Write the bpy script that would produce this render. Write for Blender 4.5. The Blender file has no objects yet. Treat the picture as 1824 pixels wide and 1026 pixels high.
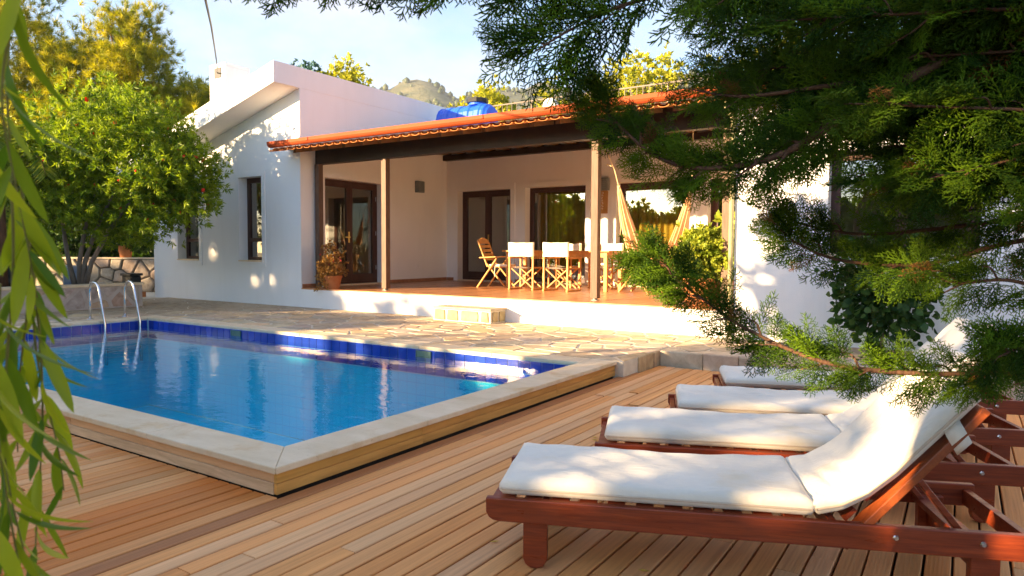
import bpy, bmesh, math, random
import numpy as np
from mathutils import Vector, Matrix, Quaternion

scene = bpy.context.scene
COL = scene.collection
R = math.radians

# ------------------------------------------------------------------ camera
cam_d = bpy.data.cameras.new('camera')
cam = bpy.data.objects.new('camera', cam_d)
COL.objects.link(cam)
YAW, PITCH, ROLL, FPX = 0.5789, 0.0483, 0.0045, 1232.07
fw = Vector((-math.sin(YAW) * math.cos(PITCH), math.cos(YAW) * math.cos(PITCH), -math.sin(PITCH)))
rt = Vector((math.cos(YAW), math.sin(YAW), 0))
up = rt.cross(fw)
r2 = rt * math.cos(ROLL) + up * math.sin(ROLL)
u2 = -rt * math.sin(ROLL) + up * math.cos(ROLL)
m = Matrix((r2, u2, -fw)).transposed().to_4x4()
m.translation = Vector((3.1083, -2.4122, 1.35))
cam.matrix_world = m
cam_d.sensor_width = 36.0
cam_d.lens = 36.0 * FPX / 1824.0
cam_d.shift_y = -7.97 / 1824.0
cam_d.clip_start = 0.05
cam_d.clip_end = 6000
cam_d.dof.use_dof = True
cam_d.dof.focus_distance = 7.0
cam_d.dof.aperture_fstop = 7.0
scene.camera = cam

# ------------------------------------------------------------------ sky and sun
SUN = Vector((-0.65, -1.0, 0.235)).normalized()
SUN_EL = math.asin(SUN.z)
SUN_AZ = math.atan2(SUN.x, SUN.y)
world = bpy.data.worlds.new('World')
scene.world = world
world.use_nodes = True
wn, wl = world.node_tree.nodes, world.node_tree.links
wn.clear()
wo = wn.new('ShaderNodeOutputWorld')
bg = wn.new('ShaderNodeBackground')
sky = wn.new('ShaderNodeTexSky')
sky.sky_type = 'NISHITA'
sky.sun_disc = False
sky.sun_elevation = SUN_EL
sky.sun_rotation = SUN_AZ
sky.altitude = 100
sky.air_density = 1.0
sky.dust_density = 0.7
sky.ozone_density = 3.0
tc = wn.new('ShaderNodeTexCoord')
mp = wn.new('ShaderNodeMapping')
mp.inputs['Scale'].default_value = (1.6, 1.6, 3.6)
mp.inputs['Location'].default_value = (3.1, 0.4, 0.2)
nz = wn.new('ShaderNodeTexNoise')
nz.inputs['Scale'].default_value = 1.7
nz.inputs['Detail'].default_value = 6
nz.inputs['Roughness'].default_value = 0.55
cr = wn.new('ShaderNodeValToRGB')
cr.color_ramp.elements[0].position = 0.46
cr.color_ramp.elements[1].position = 0.70
cr.color_ramp.elements[0].color = (0.05, 0.05, 0.05, 1)
cr.color_ramp.elements[1].color = (0.8, 0.8, 0.8, 1)
mix = wn.new('ShaderNodeMix')
mix.data_type = 'RGBA'
mix.inputs['B'].default_value = (2.1, 2.0, 2.05, 1)
wl.new(tc.outputs['Generated'], mp.inputs['Vector'])
wl.new(mp.outputs['Vector'], nz.inputs['Vector'])
wl.new(nz.outputs['Fac'], cr.inputs['Fac'])
wl.new(cr.outputs['Color'], mix.inputs['Factor'])
wl.new(sky.outputs['Color'], mix.inputs['A'])
wl.new(mix.outputs['Result'], bg.inputs['Color'])
wl.new(bg.outputs['Background'], wo.inputs['Surface'])
bg.inputs['Strength'].default_value = 0.092

sun_d = bpy.data.lights.new('sun', 'SUN')
sun_d.energy = 5.0
sun_d.angle = R(0.6)
sun_d.color = (1.0, 0.70, 0.38)
sun = bpy.data.objects.new('sun', sun_d)
COL.objects.link(sun)
sun.rotation_euler = (-SUN).to_track_quat('-Z', 'Y').to_euler()
sun.location = (-30, -40, 20)

vs = scene.view_settings
vs.view_transform = 'Standard'
vs.look = 'None'
vs.exposure = 2.42
vs.gamma = 1.0
vs.use_curve_mapping = False
scene.cycles.max_bounces = 10
scene.cycles.diffuse_bounces = 7
scene.cycles.glossy_bounces = 4
scene.cycles.transparent_max_bounces = 16
scene.cycles.caustics_reflective = False
scene.cycles.caustics_refractive = False

# ------------------------------------------------------------------ helpers
def wloc(o):
    v = Vector((0, 0, 0))
    while o is not None:
        v = v + o.location
        o = o.parent
    return v

def tag(o, label=None, cat=None, group=None, kind=None):
    if label: o['label'] = label
    if cat: o['category'] = cat
    if group: o['group'] = group
    if kind: o['kind'] = kind
    return o

def empty(name, loc=(0, 0, 0), rz=0.0, label=None, cat=None, group=None, kind=None):
    o = bpy.data.objects.new(name, None)
    COL.objects.link(o)
    o.location = loc
    o.rotation_euler = (0, 0, rz)
    o.empty_display_size = 0.2
    return tag(o, label, cat, group, kind)

def link_mesh(name, me, mat, parent=None, smooth=False, bevel=0.0):
    o = bpy.data.objects.new(name, me)
    COL.objects.link(o)
    if mat is not None and len(me.materials) == 0:
        me.materials.append(mat)
    if parent is not None:
        o.parent = parent
    if smooth:
        me.polygons.foreach_set('use_smooth', [True] * len(me.polygons))
    if bevel > 0:
        b = o.modifiers.new('bevel', 'BEVEL')
        b.width = bevel
        b.segments = 2
        b.limit_method = 'ANGLE'
        b.angle_limit = R(40)
    return o

class MB:
    """collects faces, built as ONE mesh object"""
    def __init__(self):
        self.v = []; self.f = []
    def add(self, vs, fs):
        n = len(self.v)
        self.v += [tuple(p) for p in vs]
        self.f += [tuple(i + n for i in f) for f in fs]
        return self
    def box(self, x0, x1, y0, y1, z0, z1, mp=None):
        vs = [(x, y, z) for z in (z0, z1) for y in (y0, y1) for x in (x0, x1)]
        if mp: vs = [mp(*p) for p in vs]
        return self.add(vs, [(0, 2, 3, 1), (4, 5, 7, 6), (0, 1, 5, 4), (2, 6, 7, 3), (0, 4, 6, 2), (1, 3, 7, 5)])
    def bar(self, p, q, w, h, upv=(0, 0, 1)):
        p = Vector(p); q = Vector(q); d = (q - p).normalized()
        s = d.cross(Vector(upv))
        if s.length < 1e-4: s = d.cross(Vector((1, 0, 0)))
        s.normalize(); u = s.cross(d)
        vs = [c + s * a * w / 2 + u * b * h / 2 for c in (p, q) for b in (-1, 1) for a in (-1, 1)]
        return self.add(vs, [(0, 2, 3, 1), (4, 5, 7, 6), (0, 1, 5, 4), (2, 6, 7, 3), (0, 4, 6, 2), (1, 3, 7, 5)])
    def tube(self, path, r, n=8, caps=True):
        path = [Vector(p) for p in path]
        rs = r if hasattr(r, '__len__') else [r] * len(path)
        rings = []; prev = None
        for i, p in enumerate(path):
            t = (path[min(i + 1, len(path) - 1)] - path[max(i - 1, 0)]).normalized()
            if prev is None:
                a = t.orthogonal().normalized()
            else:
                a = (prev - t * prev.dot(t))
                a = a.normalized() if a.length > 1e-5 else t.orthogonal().normalized()
            prev = a; b = t.cross(a)
            rings.append([p + (a * math.cos(2 * math.pi * k / n) + b * math.sin(2 * math.pi * k / n)) * rs[i] for k in range(n)])
        vs = [q for ring in rings for q in ring]
        fs = [(i * n + k, i * n + (k + 1) % n, (i + 1) * n + (k + 1) % n, (i + 1) * n + k) for i in range(len(path) - 1) for k in range(n)]
        if caps:
            fs.append(tuple(range(n - 1, -1, -1)))
            fs.append(tuple((len(path) - 1) * n + k for k in range(n)))
        return self.add(vs, fs)
    def lathe(self, prof, c=(0, 0, 0), n=24):
        vs = [(c[0] + r * math.cos(2 * math.pi * k / n), c[1] + r * math.sin(2 * math.pi * k / n), c[2] + z) for r, z in prof for k in range(n)]
        fs = [(i * n + k, i * n + (k + 1) % n, (i + 1) * n + (k + 1) % n, (i + 1) * n + k) for i in range(len(prof) - 1) for k in range(n)]
        return self.add(vs, fs)
    def prism(self, poly, lo, hi, mp=None):
        """poly of (a,b), extruded over c from lo to hi; mp maps (a,b,c) to xyz"""
        mp = mp or (lambda a, b, c: (a, b, c))
        n = len(poly)
        vs = [mp(a, b, lo) for a, b in poly] + [mp(a, b, hi) for a, b in poly]
        fs = [tuple(range(n - 1, -1, -1)), tuple(range(n, 2 * n))] + [(i, (i + 1) % n, n + (i + 1) % n, n + i) for i in range(n)]
        return self.add(vs, fs)
    def build(self, name, mat, parent=None, smooth=False, bevel=0.0, local=False):
        off = Vector((0, 0, 0)) if (local or parent is None) else wloc(parent)
        me = bpy.data.meshes.new(name)
        me.from_pydata([(x - off.x, y - off.y, z - off.z) for x, y, z in self.v], [], self.f)
        bm = bmesh.new(); bm.from_mesh(me)
        bmesh.ops.recalc_face_normals(bm, faces=bm.faces)
        bm.to_mesh(me); bm.free()
        return link_mesh(name, me, mat, parent, smooth, bevel)

def box(name, mat, parent, x0, x1, y0, y1, z0, z1, bevel=0.0, local=False, mp=None):
    return MB().box(x0, x1, y0, y1, z0, z1, mp).build(name, mat, parent, bevel=bevel, local=local)

def copy_tree(o, parent=None):
    c = o.copy(); COL.objects.link(c); c.parent = parent
    for ch in list(o.children):
        copy_tree(ch, c)
    return c

# numpy scattering of small leaf / sprig templates into one mesh
def unit(a):
    return a / np.maximum(np.linalg.norm(a, axis=-1, keepdims=True), 1e-9)

def frames(axis, hint):
    """columns: x = side, y = axis, z = normal"""
    y = unit(axis); x = unit(np.cross(y, hint)); z = np.cross(x, y)
    return np.stack([x, y, z], axis=-1)

def scatter(name, temps, pos, mats, scale, mat, parent, rng, smooth=False):
    """temps: list of (verts (k,3), tris (m,3)); every instance draws one"""
    n = len(pos); which = rng.integers(0, len(temps), n)
    V = []; F = []; A = []; base = 0
    off = np.array(wloc(parent)) if parent is not None else np.zeros(3)
    rnd = rng.random(n)
    for t, (tv, tf) in enumerate(temps):
        idx = np.nonzero(which == t)[0]
        if len(idx) == 0: continue
        v = np.einsum('nij,kj->nki', mats[idx], tv) * scale[idx][:, None, None] + pos[idx][:, None, :] - off
        f = tf[None] + (base + np.arange(len(idx)) * len(tv))[:, None, None]
        V.append(v.reshape(-1, 3)); F.append(f.reshape(-1, tf.shape[1])); A.append(np.repeat(rnd[idx], len(tv)))
        base += len(idx) * len(tv)
    V = np.concatenate(V).astype(np.float32); F = np.concatenate(F).astype(np.int32); A = np.concatenate(A).astype(np.float32)
    k = F.shape[1]
    me = bpy.data.meshes.new(name)
    me.vertices.add(len(V)); me.vertices.foreach_set('co', V.ravel())
    me.loops.add(F.size); me.loops.foreach_set('vertex_index', F.ravel())
    me.polygons.add(len(F)); me.polygons.foreach_set('loop_start', np.arange(0, F.size, k, dtype=np.int32))
    me.update(calc_edges=True)
    at = me.attributes.new('rnd', 'FLOAT', 'POINT'); at.data.foreach_set('value', A)
    return link_mesh(name, me, mat, parent, smooth)

# ------------------------------------------------------------------ materials
def newmat(name):
    mt = bpy.data.materials.new(name); mt.use_nodes = True
    nt = mt.node_tree
    b = nt.nodes.get('Principled BSDF')
    return mt, nt, b

def nd(nt, typ, **kw):
    n = nt.nodes.new(typ)
    for k, v in kw.items():
        if k in n.inputs.keys(): n.inputs[k].default_value = v
        else: setattr(n, k, v)
    return n

def coords(nt, scale=(1, 1, 1), space='Object', rot=(0, 0, 0)):
    t = nd(nt, 'ShaderNodeTexCoord'); mpn = nd(nt, 'ShaderNodeMapping')
    mpn.inputs['Scale'].default_value = scale
    mpn.inputs['Rotation'].default_value = rot
    nt.links.new(t.outputs[space], mpn.inputs['Vector'])
    return mpn.outputs['Vector']

def ramp(nt, fac, stops):
    c = nd(nt, 'ShaderNodeValToRGB')
    e = c.color_ramp.elements
    while len(e) < len(stops): e.new(0.5)
    for k, (p, col) in enumerate(stops):
        e[k].position = p; e[k].color = (*col, 1)
    nt.links.new(fac, c.inputs['Fac'])
    return c.outputs['Color']

def noise(nt, vec, scale, detail=4, rough=0.55, dist=0.0):
    n = nd(nt, 'ShaderNodeTexNoise', Scale=scale, Detail=detail, Roughness=rough, Distortion=dist)
    nt.links.new(vec, n.inputs['Vector'])
    return n.outputs['Fac']

def mixc(nt, fac, a, b, mode='MIX'):
    mx = nd(nt, 'ShaderNodeMix', data_type='RGBA', blend_type=mode)
    for key, v in (('Factor', fac), ('A', a), ('B', b)):
        if isinstance(v, (int, float)): mx.inputs[key].default_value = v
        elif isinstance(v, tuple): mx.inputs[key].default_value = (*v, 1)
        else: nt.links.new(v, mx.inputs[key])
    return mx.outputs['Result']

def bump(nt, b, height, strength=0.3, dist=0.01):
    bn = nd(nt, 'ShaderNodeBump', Strength=strength, Distance=dist)
    nt.links.new(height, bn.inputs['Height'])
    nt.links.new(bn.outputs['Normal'], b.inputs['Normal'])
    return bn

def mat_noise(name, c1, c2, scale=6, rough=0.7, bscale=60, bstr=0.2, bdist=0.004, stretch=(1, 1, 1), space='Object', spec=0.3, metallic=0.0, objvar=0.0):
    mt, nt, b = newmat(name)
    v = coords(nt, stretch, space)
    col = ramp(nt, noise(nt, v, scale, 6), [(0.3, c1), (0.7, c2)])
    if objvar:
        oi = nd(nt, 'ShaderNodeObjectInfo')
        hsv = nd(nt, 'ShaderNodeHueSaturation')
        mr = nd(nt, 'ShaderNodeMapRange'); mr.inputs['To Min'].default_value = 1 - objvar; mr.inputs['To Max'].default_value = 1 + objvar
        nt.links.new(oi.outputs['Random'], mr.inputs['Value'])
        nt.links.new(mr.outputs['Result'], hsv.inputs['Value'])
        nt.links.new(col, hsv.inputs['Color']); col = hsv.outputs['Color']
    nt.links.new(col, b.inputs['Base Color'])
    b.inputs['Roughness'].default_value = rough
    b.inputs['Specular IOR Level'].default_value = spec
    b.inputs['Metallic'].default_value = metallic
    if bstr: bump(nt, b, noise(nt, v, bscale, 4), bstr, bdist)
    return mt

def mat_objcolor(name, grain=(60, 1.2, 60), amt=0.45, rough=0.65, groove=0.0, bstr=0.25, spec=0.3):
    """surface whose own colour comes from the object, with wood grain or mottling"""
    mt, nt, b = newmat(name)
    v = coords(nt, grain)
    oi = nd(nt, 'ShaderNodeObjectInfo')
    av = nd(nt, 'ShaderNodeVectorMath', operation='ADD')
    cm = nd(nt, 'ShaderNodeCombineXYZ')
    ml = nd(nt, 'ShaderNodeMath', operation='MULTIPLY'); ml.inputs[1].default_value = 300.0
    nt.links.new(oi.outputs['Random'], ml.inputs[0])
    for k in range(3): nt.links.new(ml.outputs[0], cm.inputs[k])
    nt.links.new(v, av.inputs[0]); nt.links.new(cm.outputs[0], av.inputs[1])
    vv = av.outputs[0]
    n1 = noise(nt, vv, 1.0, 6, 0.6, 0.4)
    n2 = noise(nt, vv, 0.22, 3, 0.5)
    dark = mixc(nt, 1.0, oi.outputs['Color'], (1 - amt, 1 - amt * 1.15, 1 - amt * 1.25), 'MULTIPLY')
    c = mixc(nt, ramp(nt, n1, [(0.35, (0, 0, 0)), (0.65, (1, 1, 1))]), dark, oi.outputs['Color'])
    c = mixc(nt, ramp(nt, n2, [(0.45, (0, 0, 0)), (0.75, (0.5, 0.5, 0.5))]), c, mixc(nt, 1.0, oi.outputs['Color'], (1.12, 1.12, 1.12), 'MULTIPLY'))
    nt.links.new(c, b.inputs['Base Color'])
    b.inputs['Roughness'].default_value = rough
    b.inputs['Specular IOR Level'].default_value = spec
    h = n1
    if groove:
        t = nd(nt, 'ShaderNodeTexCoord'); sx = nd(nt, 'ShaderNodeSeparateXYZ')
        nt.links.new(t.outputs['Object'], sx.inputs[0])
        k = nd(nt, 'ShaderNodeMath', operation='MULTIPLY'); k.inputs[1].default_value = groove
        s = nd(nt, 'ShaderNodeMath', operation='SINE'); ad = nd(nt, 'ShaderNodeMath', operation='ADD')
        nt.links.new(sx.outputs['X'], k.inputs[0]); nt.links.new(k.outputs[0], s.inputs[0])
        nt.links.new(s.outputs[0], ad.inputs[0]); nt.links.new(n1, ad.inputs[1]); h = ad.outputs[0]
    bump(nt, b, h, bstr, 0.003)
    return mt

def mat_leaf(name, dark, light, trans=0.35, rough=0.5, tint=None):
    mt, nt, b = newmat(name)
    at = nd(nt, 'ShaderNodeAttribute', attribute_name='rnd')
    c = ramp(nt, at.outputs['Fac'], [(0.0, dark), (1.0, light)])
    nt.links.new(c, b.inputs['Base Color'])
    b.inputs['Roughness'].default_value = rough
    b.inputs['Specular IOR Level'].default_value = 0.25
    tr = nd(nt, 'ShaderNodeBsdfTranslucent')
    tcx = mixc(nt, 1.0, c, tint or (1.5, 1.45, 0.7), 'MULTIPLY')
    nt.links.new(tcx, tr.inputs['Color'])
    ms = nd(nt, 'ShaderNodeMixShader'); ms.inputs[0].default_value = trans
    out = nt.nodes.get('Material Output')
    nt.links.new(b.outputs[0], ms.inputs[1]); nt.links.new(tr.outputs[0], ms.inputs[2])
    nt.links.new(ms.outputs[0], out.inputs['Surface'])
    return mt

M = {}
M['stucco'] = mat_noise('white_stucco', (0.76, 0.76, 0.75), (0.84, 0.84, 0.83), 1.3, 0.85, 90, 0.25, 0.003, spec=0.2)
M['soffit'] = mat_noise('soffit_plaster', (0.70, 0.69, 0.66), (0.78, 0.77, 0.74), 1.0, 0.9, 70, 0.2, 0.003, spec=0.2)
M['coping'] = mat_noise('travertine', (0.67, 0.52, 0.34), (0.77, 0.63, 0.45), 3, 0.6, 40, 0.35, 0.004, stretch=(1, 2.2, 1))
M['fascia'] = mat_objcolor('pine_fascia', (2.6, 2.6, 26), 0.3, 0.6)
M['plank'] = mat_objcolor('deck_wood', (55, 1.1, 55), 0.20, 0.62, groove=390.0, bstr=0.12)
M['stone'] = mat_objcolor('flagstone', (7, 7, 7), 0.32, 0.75, bstr=0.5)
M['mortar'] = mat_noise('mortar', (0.58, 0.51, 0.39), (0.70, 0.63, 0.50), 8, 0.9, 60, 0.5, 0.006)
M['tile'] = mat_noise('blue_glazed_tile', (0.010, 0.036, 0.28), (0.022, 0.058, 0.40), 3, 0.12, 20, 0.05, 0.001, spec=0.5, objvar=0.25)
M['grout'] = mat_noise('grout', (0.5, 0.55, 0.62), (0.62, 0.66, 0.7), 10, 0.8)
M['dirt'] = mat_noise('under_deck', (0.02, 0.015, 0.01), (0.05, 0.035, 0.025), 5, 0.95)
M['ground'] = mat_noise('dry_ground', (0.10, 0.09, 0.035), (0.24, 0.19, 0.10), 0.5, 0.95, 8, 0.6, 0.05)
M['mahogany'] = mat_noise('mahogany', (0.13, 0.020, 0.008), (0.24, 0.046, 0.014), 6, 0.32, 30, 0.12, 0.002, stretch=(0.8, 14, 14), spec=0.45)
M['canvas'] = mat_noise('cushion_canvas', (0.74, 0.70, 0.62), (0.82, 0.79, 0.72), 4, 0.85, 7, 0.55, 0.012, spec=0.15)
M['piping'] = mat_noise('cushion_piping', (0.50, 0.40, 0.30), (0.60, 0.50, 0.40), 8, 0.85)
M['darkwood'] = mat_noise('dark_stained_wood', (0.016, 0.010, 0.007), (0.036, 0.021, 0.014), 5, 0.45, 30, 0.15, 0.002, stretch=(1, 1, 1))
M['rafter'] = mat_noise('rafter_wood', (0.14, 0.078, 0.036), (0.23, 0.135, 0.065), 5, 0.6, 30, 0.15, 0.002, stretch=(14, 1, 14))
M['post'] = mat_noise('post_wood', (0.085, 0.048, 0.031), (0.15, 0.092, 0.062), 5, 0.6, 40, 0.2, 0.002, stretch=(12, 12, 1))
M['frame'] = mat_noise('window_frame_brown', (0.045, 0.017, 0.012), (0.075, 0.030, 0.020), 6, 0.4, 30, 0.1, 0.001, stretch=(1, 1, 0.2))
M['terracotta'] = mat_noise('terracotta', (0.42, 0.14, 0.045), (0.56, 0.21, 0.075), 7, 0.8, 40, 0.2, 0.003)
M['rooftile'] = mat_noise('roof_tile_clay', (0.46, 0.17, 0.05), (0.62, 0.27, 0.09), 6, 0.8, 40, 0.25, 0.003, objvar=0.2)
M['gutter'] = mat_noise('gutter_paint', (0.27, 0.048, 0.014), (0.33, 0.062, 0.020), 2, 0.6, 20, 0.05, 0.001, spec=0.12)
M['floor'] = mat_noise('porch_floor_tile', (0.48, 0.21, 0.085), (0.57, 0.26, 0.115), 3, 0.3, 30, 0.1, 0.001, stretch=(1, 6, 1), spec=0.5)
M['skirting'] = mat_noise('skirting_tile', (0.30, 0.13, 0.06), (0.42, 0.20, 0.10), 9, 0.6)
M['steel'] = mat_noise('stainless_steel', (0.62, 0.63, 0.65), (0.72, 0.73, 0.75), 3, 0.18, 20, 0.03, 0.001, metallic=1.0)
M['greymetal'] = mat_noise('grey_lamp', (0.16, 0.18, 0.18), (0.24, 0.26, 0.26), 6, 0.5)
M['brass'] = mat_noise('brass', (0.62, 0.42, 0.13), (0.75, 0.52, 0.2), 6, 0.3, metallic=1.0)
M['teak'] = mat_noise('golden_teak', (0.42, 0.19, 0.045), (0.60, 0.30, 0.085), 6, 0.5, 30, 0.15, 0.002, stretch=(3, 3, 3))
M['director'] = mat_noise('cream_canvas', (0.74, 0.70, 0.58), (0.82, 0.78, 0.68), 6, 0.85, 12, 0.4, 0.006)
M['hammock'] = mat_noise('hammock_cloth', (0.62, 0.34, 0.17), (0.76, 0.50, 0.30), 5, 0.85, 30, 0.2, 0.003, stretch=(1, 1, 1))
M['rope'] = mat_noise('rope', (0.50, 0.36, 0.20), (0.62, 0.48, 0.30), 30, 0.9)
M['curtain'] = mat_noise('gold_curtain', (0.42, 0.26, 0.025), (0.62, 0.42, 0.06), 1, 0.8, 10, 0.2, 0.004, stretch=(16, 16, 0.3))
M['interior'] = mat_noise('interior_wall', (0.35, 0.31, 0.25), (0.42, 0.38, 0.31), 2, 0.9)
M['tankblue'] = mat_noise('blue_plastic', (0.012, 0.085, 0.62), (0.02, 0.12, 0.72), 3, 0.35, spec=0.5)
M['black'] = mat_noise('black_plastic', (0.008, 0.008, 0.010), (0.02, 0.02, 0.022), 5, 0.4)
M['whitepaint'] = mat_noise('white_paint', (0.72, 0.72, 0.72), (0.8, 0.8, 0.8), 4, 0.5)
M['railgrey'] = mat_noise('railing_paint', (0.16, 0.13, 0.10), (0.22, 0.18, 0.14), 4, 0.6)
M['bark'] = mat_noise('bark', (0.07, 0.035, 0.020), (0.16, 0.085, 0.05), 9, 0.95, 30, 0.6, 0.01, stretch=(3, 3, 0.6))
M['barkgrey'] = mat_noise('grey_bark', (0.13, 0.105, 0.085), (0.24, 0.20, 0.165), 9, 0.95, 30, 0.6, 0.01, stretch=(3, 3, 0.6))
M['twig'] = mat_noise('green_twig', (0.14, 0.12, 0.03), (0.24, 0.22, 0.05), 20, 0.7)
M['soil'] = mat_noise('soil', (0.03, 0.02, 0.012), (0.06, 0.04, 0.025), 20, 0.95, 60, 0.8, 0.01)
M['skimmer'] = mat_noise('skimmer_plastic', (0.05, 0.12, 0.10), (0.10, 0.18, 0.15), 6, 0.5)
M['petal_red'] = mat_noise('bottlebrush_red', (0.50, 0.02, 0.012), (0.72, 0.05, 0.02), 30, 0.7)
M['board'] = mat_noise('blue_print_board', (0.16, 0.24, 0.42), (0.42, 0.46, 0.52), 9, 0.6)
M['signwood'] = mat_noise('sign_wood', (0.34, 0.17, 0.05), (0.46, 0.25, 0.09), 5, 0.7, 30, 0.2, 0.002)
M['rubble'] = mat_objcolor('rubble_stone', (9, 9, 9), 0.35, 0.85, bstr=0.7)
M['rubble_mortar'] = mat_noise('rubble_mortar', (0.13, 0.11, 0.09), (0.22, 0.19, 0.155), 9, 0.95, 40, 0.5, 0.01)
M['plaster_old'] = mat_noise('planter_plaster', (0.40, 0.33, 0.29), (0.54, 0.47, 0.42), 5, 0.9, 30, 0.5, 0.008)

def streak_stucco():
    mt, nt, b = newmat('white_stucco')
    v = coords(nt, (1, 1, 1)); vs_ = coords(nt, (5, 5, 0.35)); vb = coords(nt, (1, 1, 0.7))
    base = ramp(nt, noise(nt, vb, 0.9, 5), [(0.3, (0.79, 0.79, 0.79)), (0.7, (0.85, 0.85, 0.85))])
    st = ramp(nt, noise(nt, vs_, 1.6, 6, 0.6), [(0.28, (0.975, 0.972, 0.965)), (0.5, (1, 1, 1))])
    sp = ramp(nt, noise(nt, v, 22, 5, 0.7), [(0.22, (0.93, 0.92, 0.90)), (0.32, (1, 1, 1))])
    c = mixc(nt, 1.0, mixc(nt, 1.0, base, st, 'MULTIPLY'), sp, 'MULTIPLY')
    nt.links.new(c, b.inputs['Base Color']); b.inputs['Roughness'].default_value = 0.88; b.inputs['Specular IOR Level'].default_value = 0.15
    ad = nd(nt, 'ShaderNodeMath', operation='MULTIPLY_ADD'); ad.inputs[1].default_value = 4.0
    nt.links.new(noise(nt, v, 3.0, 3), ad.inputs[0]); nt.links.new(noise(nt, v, 110, 4), ad.inputs[2])
    bump(nt, b, ad.outputs[0], 0.35, 0.004)
    return mt
M['stucco'] = streak_stucco()
def worn_wood(name, c1, c2, worn, stretch):
    mt, nt, b = newmat(name)
    v = coords(nt, stretch); vw = coords(nt, (2.5, 9, 9))
    g = noise(nt, v, 5.0, 7, 0.65, 0.6)
    c = ramp(nt, g, [(0.28, c1), (0.5, tuple((a + d) / 2 for a, d in zip(c1, c2))), (0.72, c2)])
    w = ramp(nt, noise(nt, vw, 3.2, 6, 0.7), [(0.64, (0, 0, 0)), (0.74, (0.55, 0.55, 0.55))])
    c = mixc(nt, w, c, worn)
    nt.links.new(c, b.inputs['Base Color']); b.inputs['Specular IOR Level'].default_value = 0.45
    nt.links.new(ramp(nt, noise(nt, vw, 2.0, 4), [(0.3, (0.26, 0.26, 0.26)), (0.7, (0.5, 0.5, 0.5))]), b.inputs['Roughness'])
    bump(nt, b, g, 0.25, 0.002)
    return mt
M['mahogany'] = worn_wood('mahogany', (0.13, 0.017, 0.006), (0.31, 0.055, 0.014), (0.36, 0.13, 0.035), (0.9, 16, 16))
def canvas_mat():
    mt, nt, b = newmat('cushion_canvas')
    v = coords(nt, (1, 1, 1)); vw = coords(nt, (1.2, 3.5, 1.2))
    c = ramp(nt, noise(nt, v, 2.6, 5), [(0.3, (0.71, 0.665, 0.58)), (0.7, (0.80, 0.76, 0.68))])
    st = ramp(nt, noise(nt, v, 1.7, 6, 0.65), [(0.60, (1, 1, 1)), (0.78, (0.94, 0.86, 0.68))])
    nt.links.new(mixc(nt, 1.0, c, st, 'MULTIPLY'), b.inputs['Base Color']); b.inputs['Roughness'].default_value = 0.9; b.inputs['Specular IOR Level'].default_value = 0.1
    b.inputs['Sheen Weight'].default_value = 0.15
    ad = nd(nt, 'ShaderNodeMath', operation='MULTIPLY_ADD'); ad.inputs[1].default_value = 0.12
    nt.links.new(noise(nt, v, 160, 2), ad.inputs[0]); nt.links.new(noise(nt, vw, 5.5, 5, 0.55, 0.8), ad.inputs[2])
    bump(nt, b, ad.outputs[0], 0.6, 0.014)
    return mt
M['canvas'] = canvas_mat()

def coping_mat():
    mt, nt, b = newmat('travertine')
    v = coords(nt, (1, 1, 1)); vb = coords(nt, (1, 2.4, 1))
    c = ramp(nt, noise(nt, vb, 3.0, 6), [(0.3, (0.66, 0.52, 0.335)), (0.7, (0.78, 0.64, 0.455))])
    st = ramp(nt, noise(nt, v, 1.9, 7, 0.65, 0.5), [(0.54, (1, 1, 1)), (0.64, (0.90, 0.80, 0.66)), (0.76, (0.78, 0.66, 0.5))])
    pit = ramp(nt, noise(nt, v, 48, 4, 0.7), [(0.28, (0.62, 0.52, 0.40)), (0.36, (1, 1, 1))])
    nt.links.new(mixc(nt, 1.0, mixc(nt, 1.0, c, st, 'MULTIPLY'), pit, 'MULTIPLY'), b.inputs['Base Color'])
    b.inputs['Roughness'].default_value = 0.6; b.inputs['Specular IOR Level'].default_value = 0.3
    bump(nt, b, noise(nt, v, 45, 5, 0.7), 0.4, 0.004)
    return mt
M['coping'] = coping_mat()
M['dead'] = mat_leaf('dead_sprig', (0.16, 0.06, 0.015), (0.36, 0.17, 0.04), 0.2)

# leaves
M['lf_cypress'] = mat_leaf('cypress_scale_leaf', (0.024, 0.078, 0.004), (0.17, 0.30, 0.008), 0.38)
M['lf_willow'] = mat_leaf('willow_leaf', (0.05, 0.14, 0.008), (0.40, 0.46, 0.025), 0.42, 0.36)
M['lf_pine'] = mat_leaf('pine_needle', (0.10, 0.15, 0.006), (0.50, 0.45, 0.015), 0.38)
M['lf_brush'] = mat_leaf('bottlebrush_leaf', (0.045, 0.105, 0.006), (0.26, 0.35, 0.014), 0.4)
M['lf_palm'] = mat_leaf('palm_leaflet', (0.08, 0.16, 0.02), (0.26, 0.31, 0.05), 0.35)
M['lf_bush'] = mat_leaf('broad_leaf', (0.015, 0.05, 0.010), (0.05, 0.11, 0.02), 0.25)
M['lf_dark'] = mat_leaf('dark_shrub_leaf', (0.02, 0.05, 0.010), (0.06, 0.12, 0.02), 0.25)
M['lf_blue'] = mat_leaf('blue_green_needle', (0.03, 0.085, 0.085), (0.08, 0.17, 0.17), 0.2)
M['lf_yellow'] = mat_leaf('sunny_leaf', (0.20, 0.23, 0.015), (0.46, 0.44, 0.04), 0.4)
M['lf_pot'] = mat_leaf('pot_plant_leaf', (0.13, 0.20, 0.02), (0.38, 0.42, 0.05), 0.4)
M['lf_red'] = mat_leaf('reddish_sprig', (0.22, 0.10, 0.03), (0.50, 0.30, 0.09), 0.3)
M['lf_flower'] = mat_leaf('small_red_flower', (0.40, 0.03, 0.04), (0.60, 0.09, 0.08), 0.3)

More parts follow.
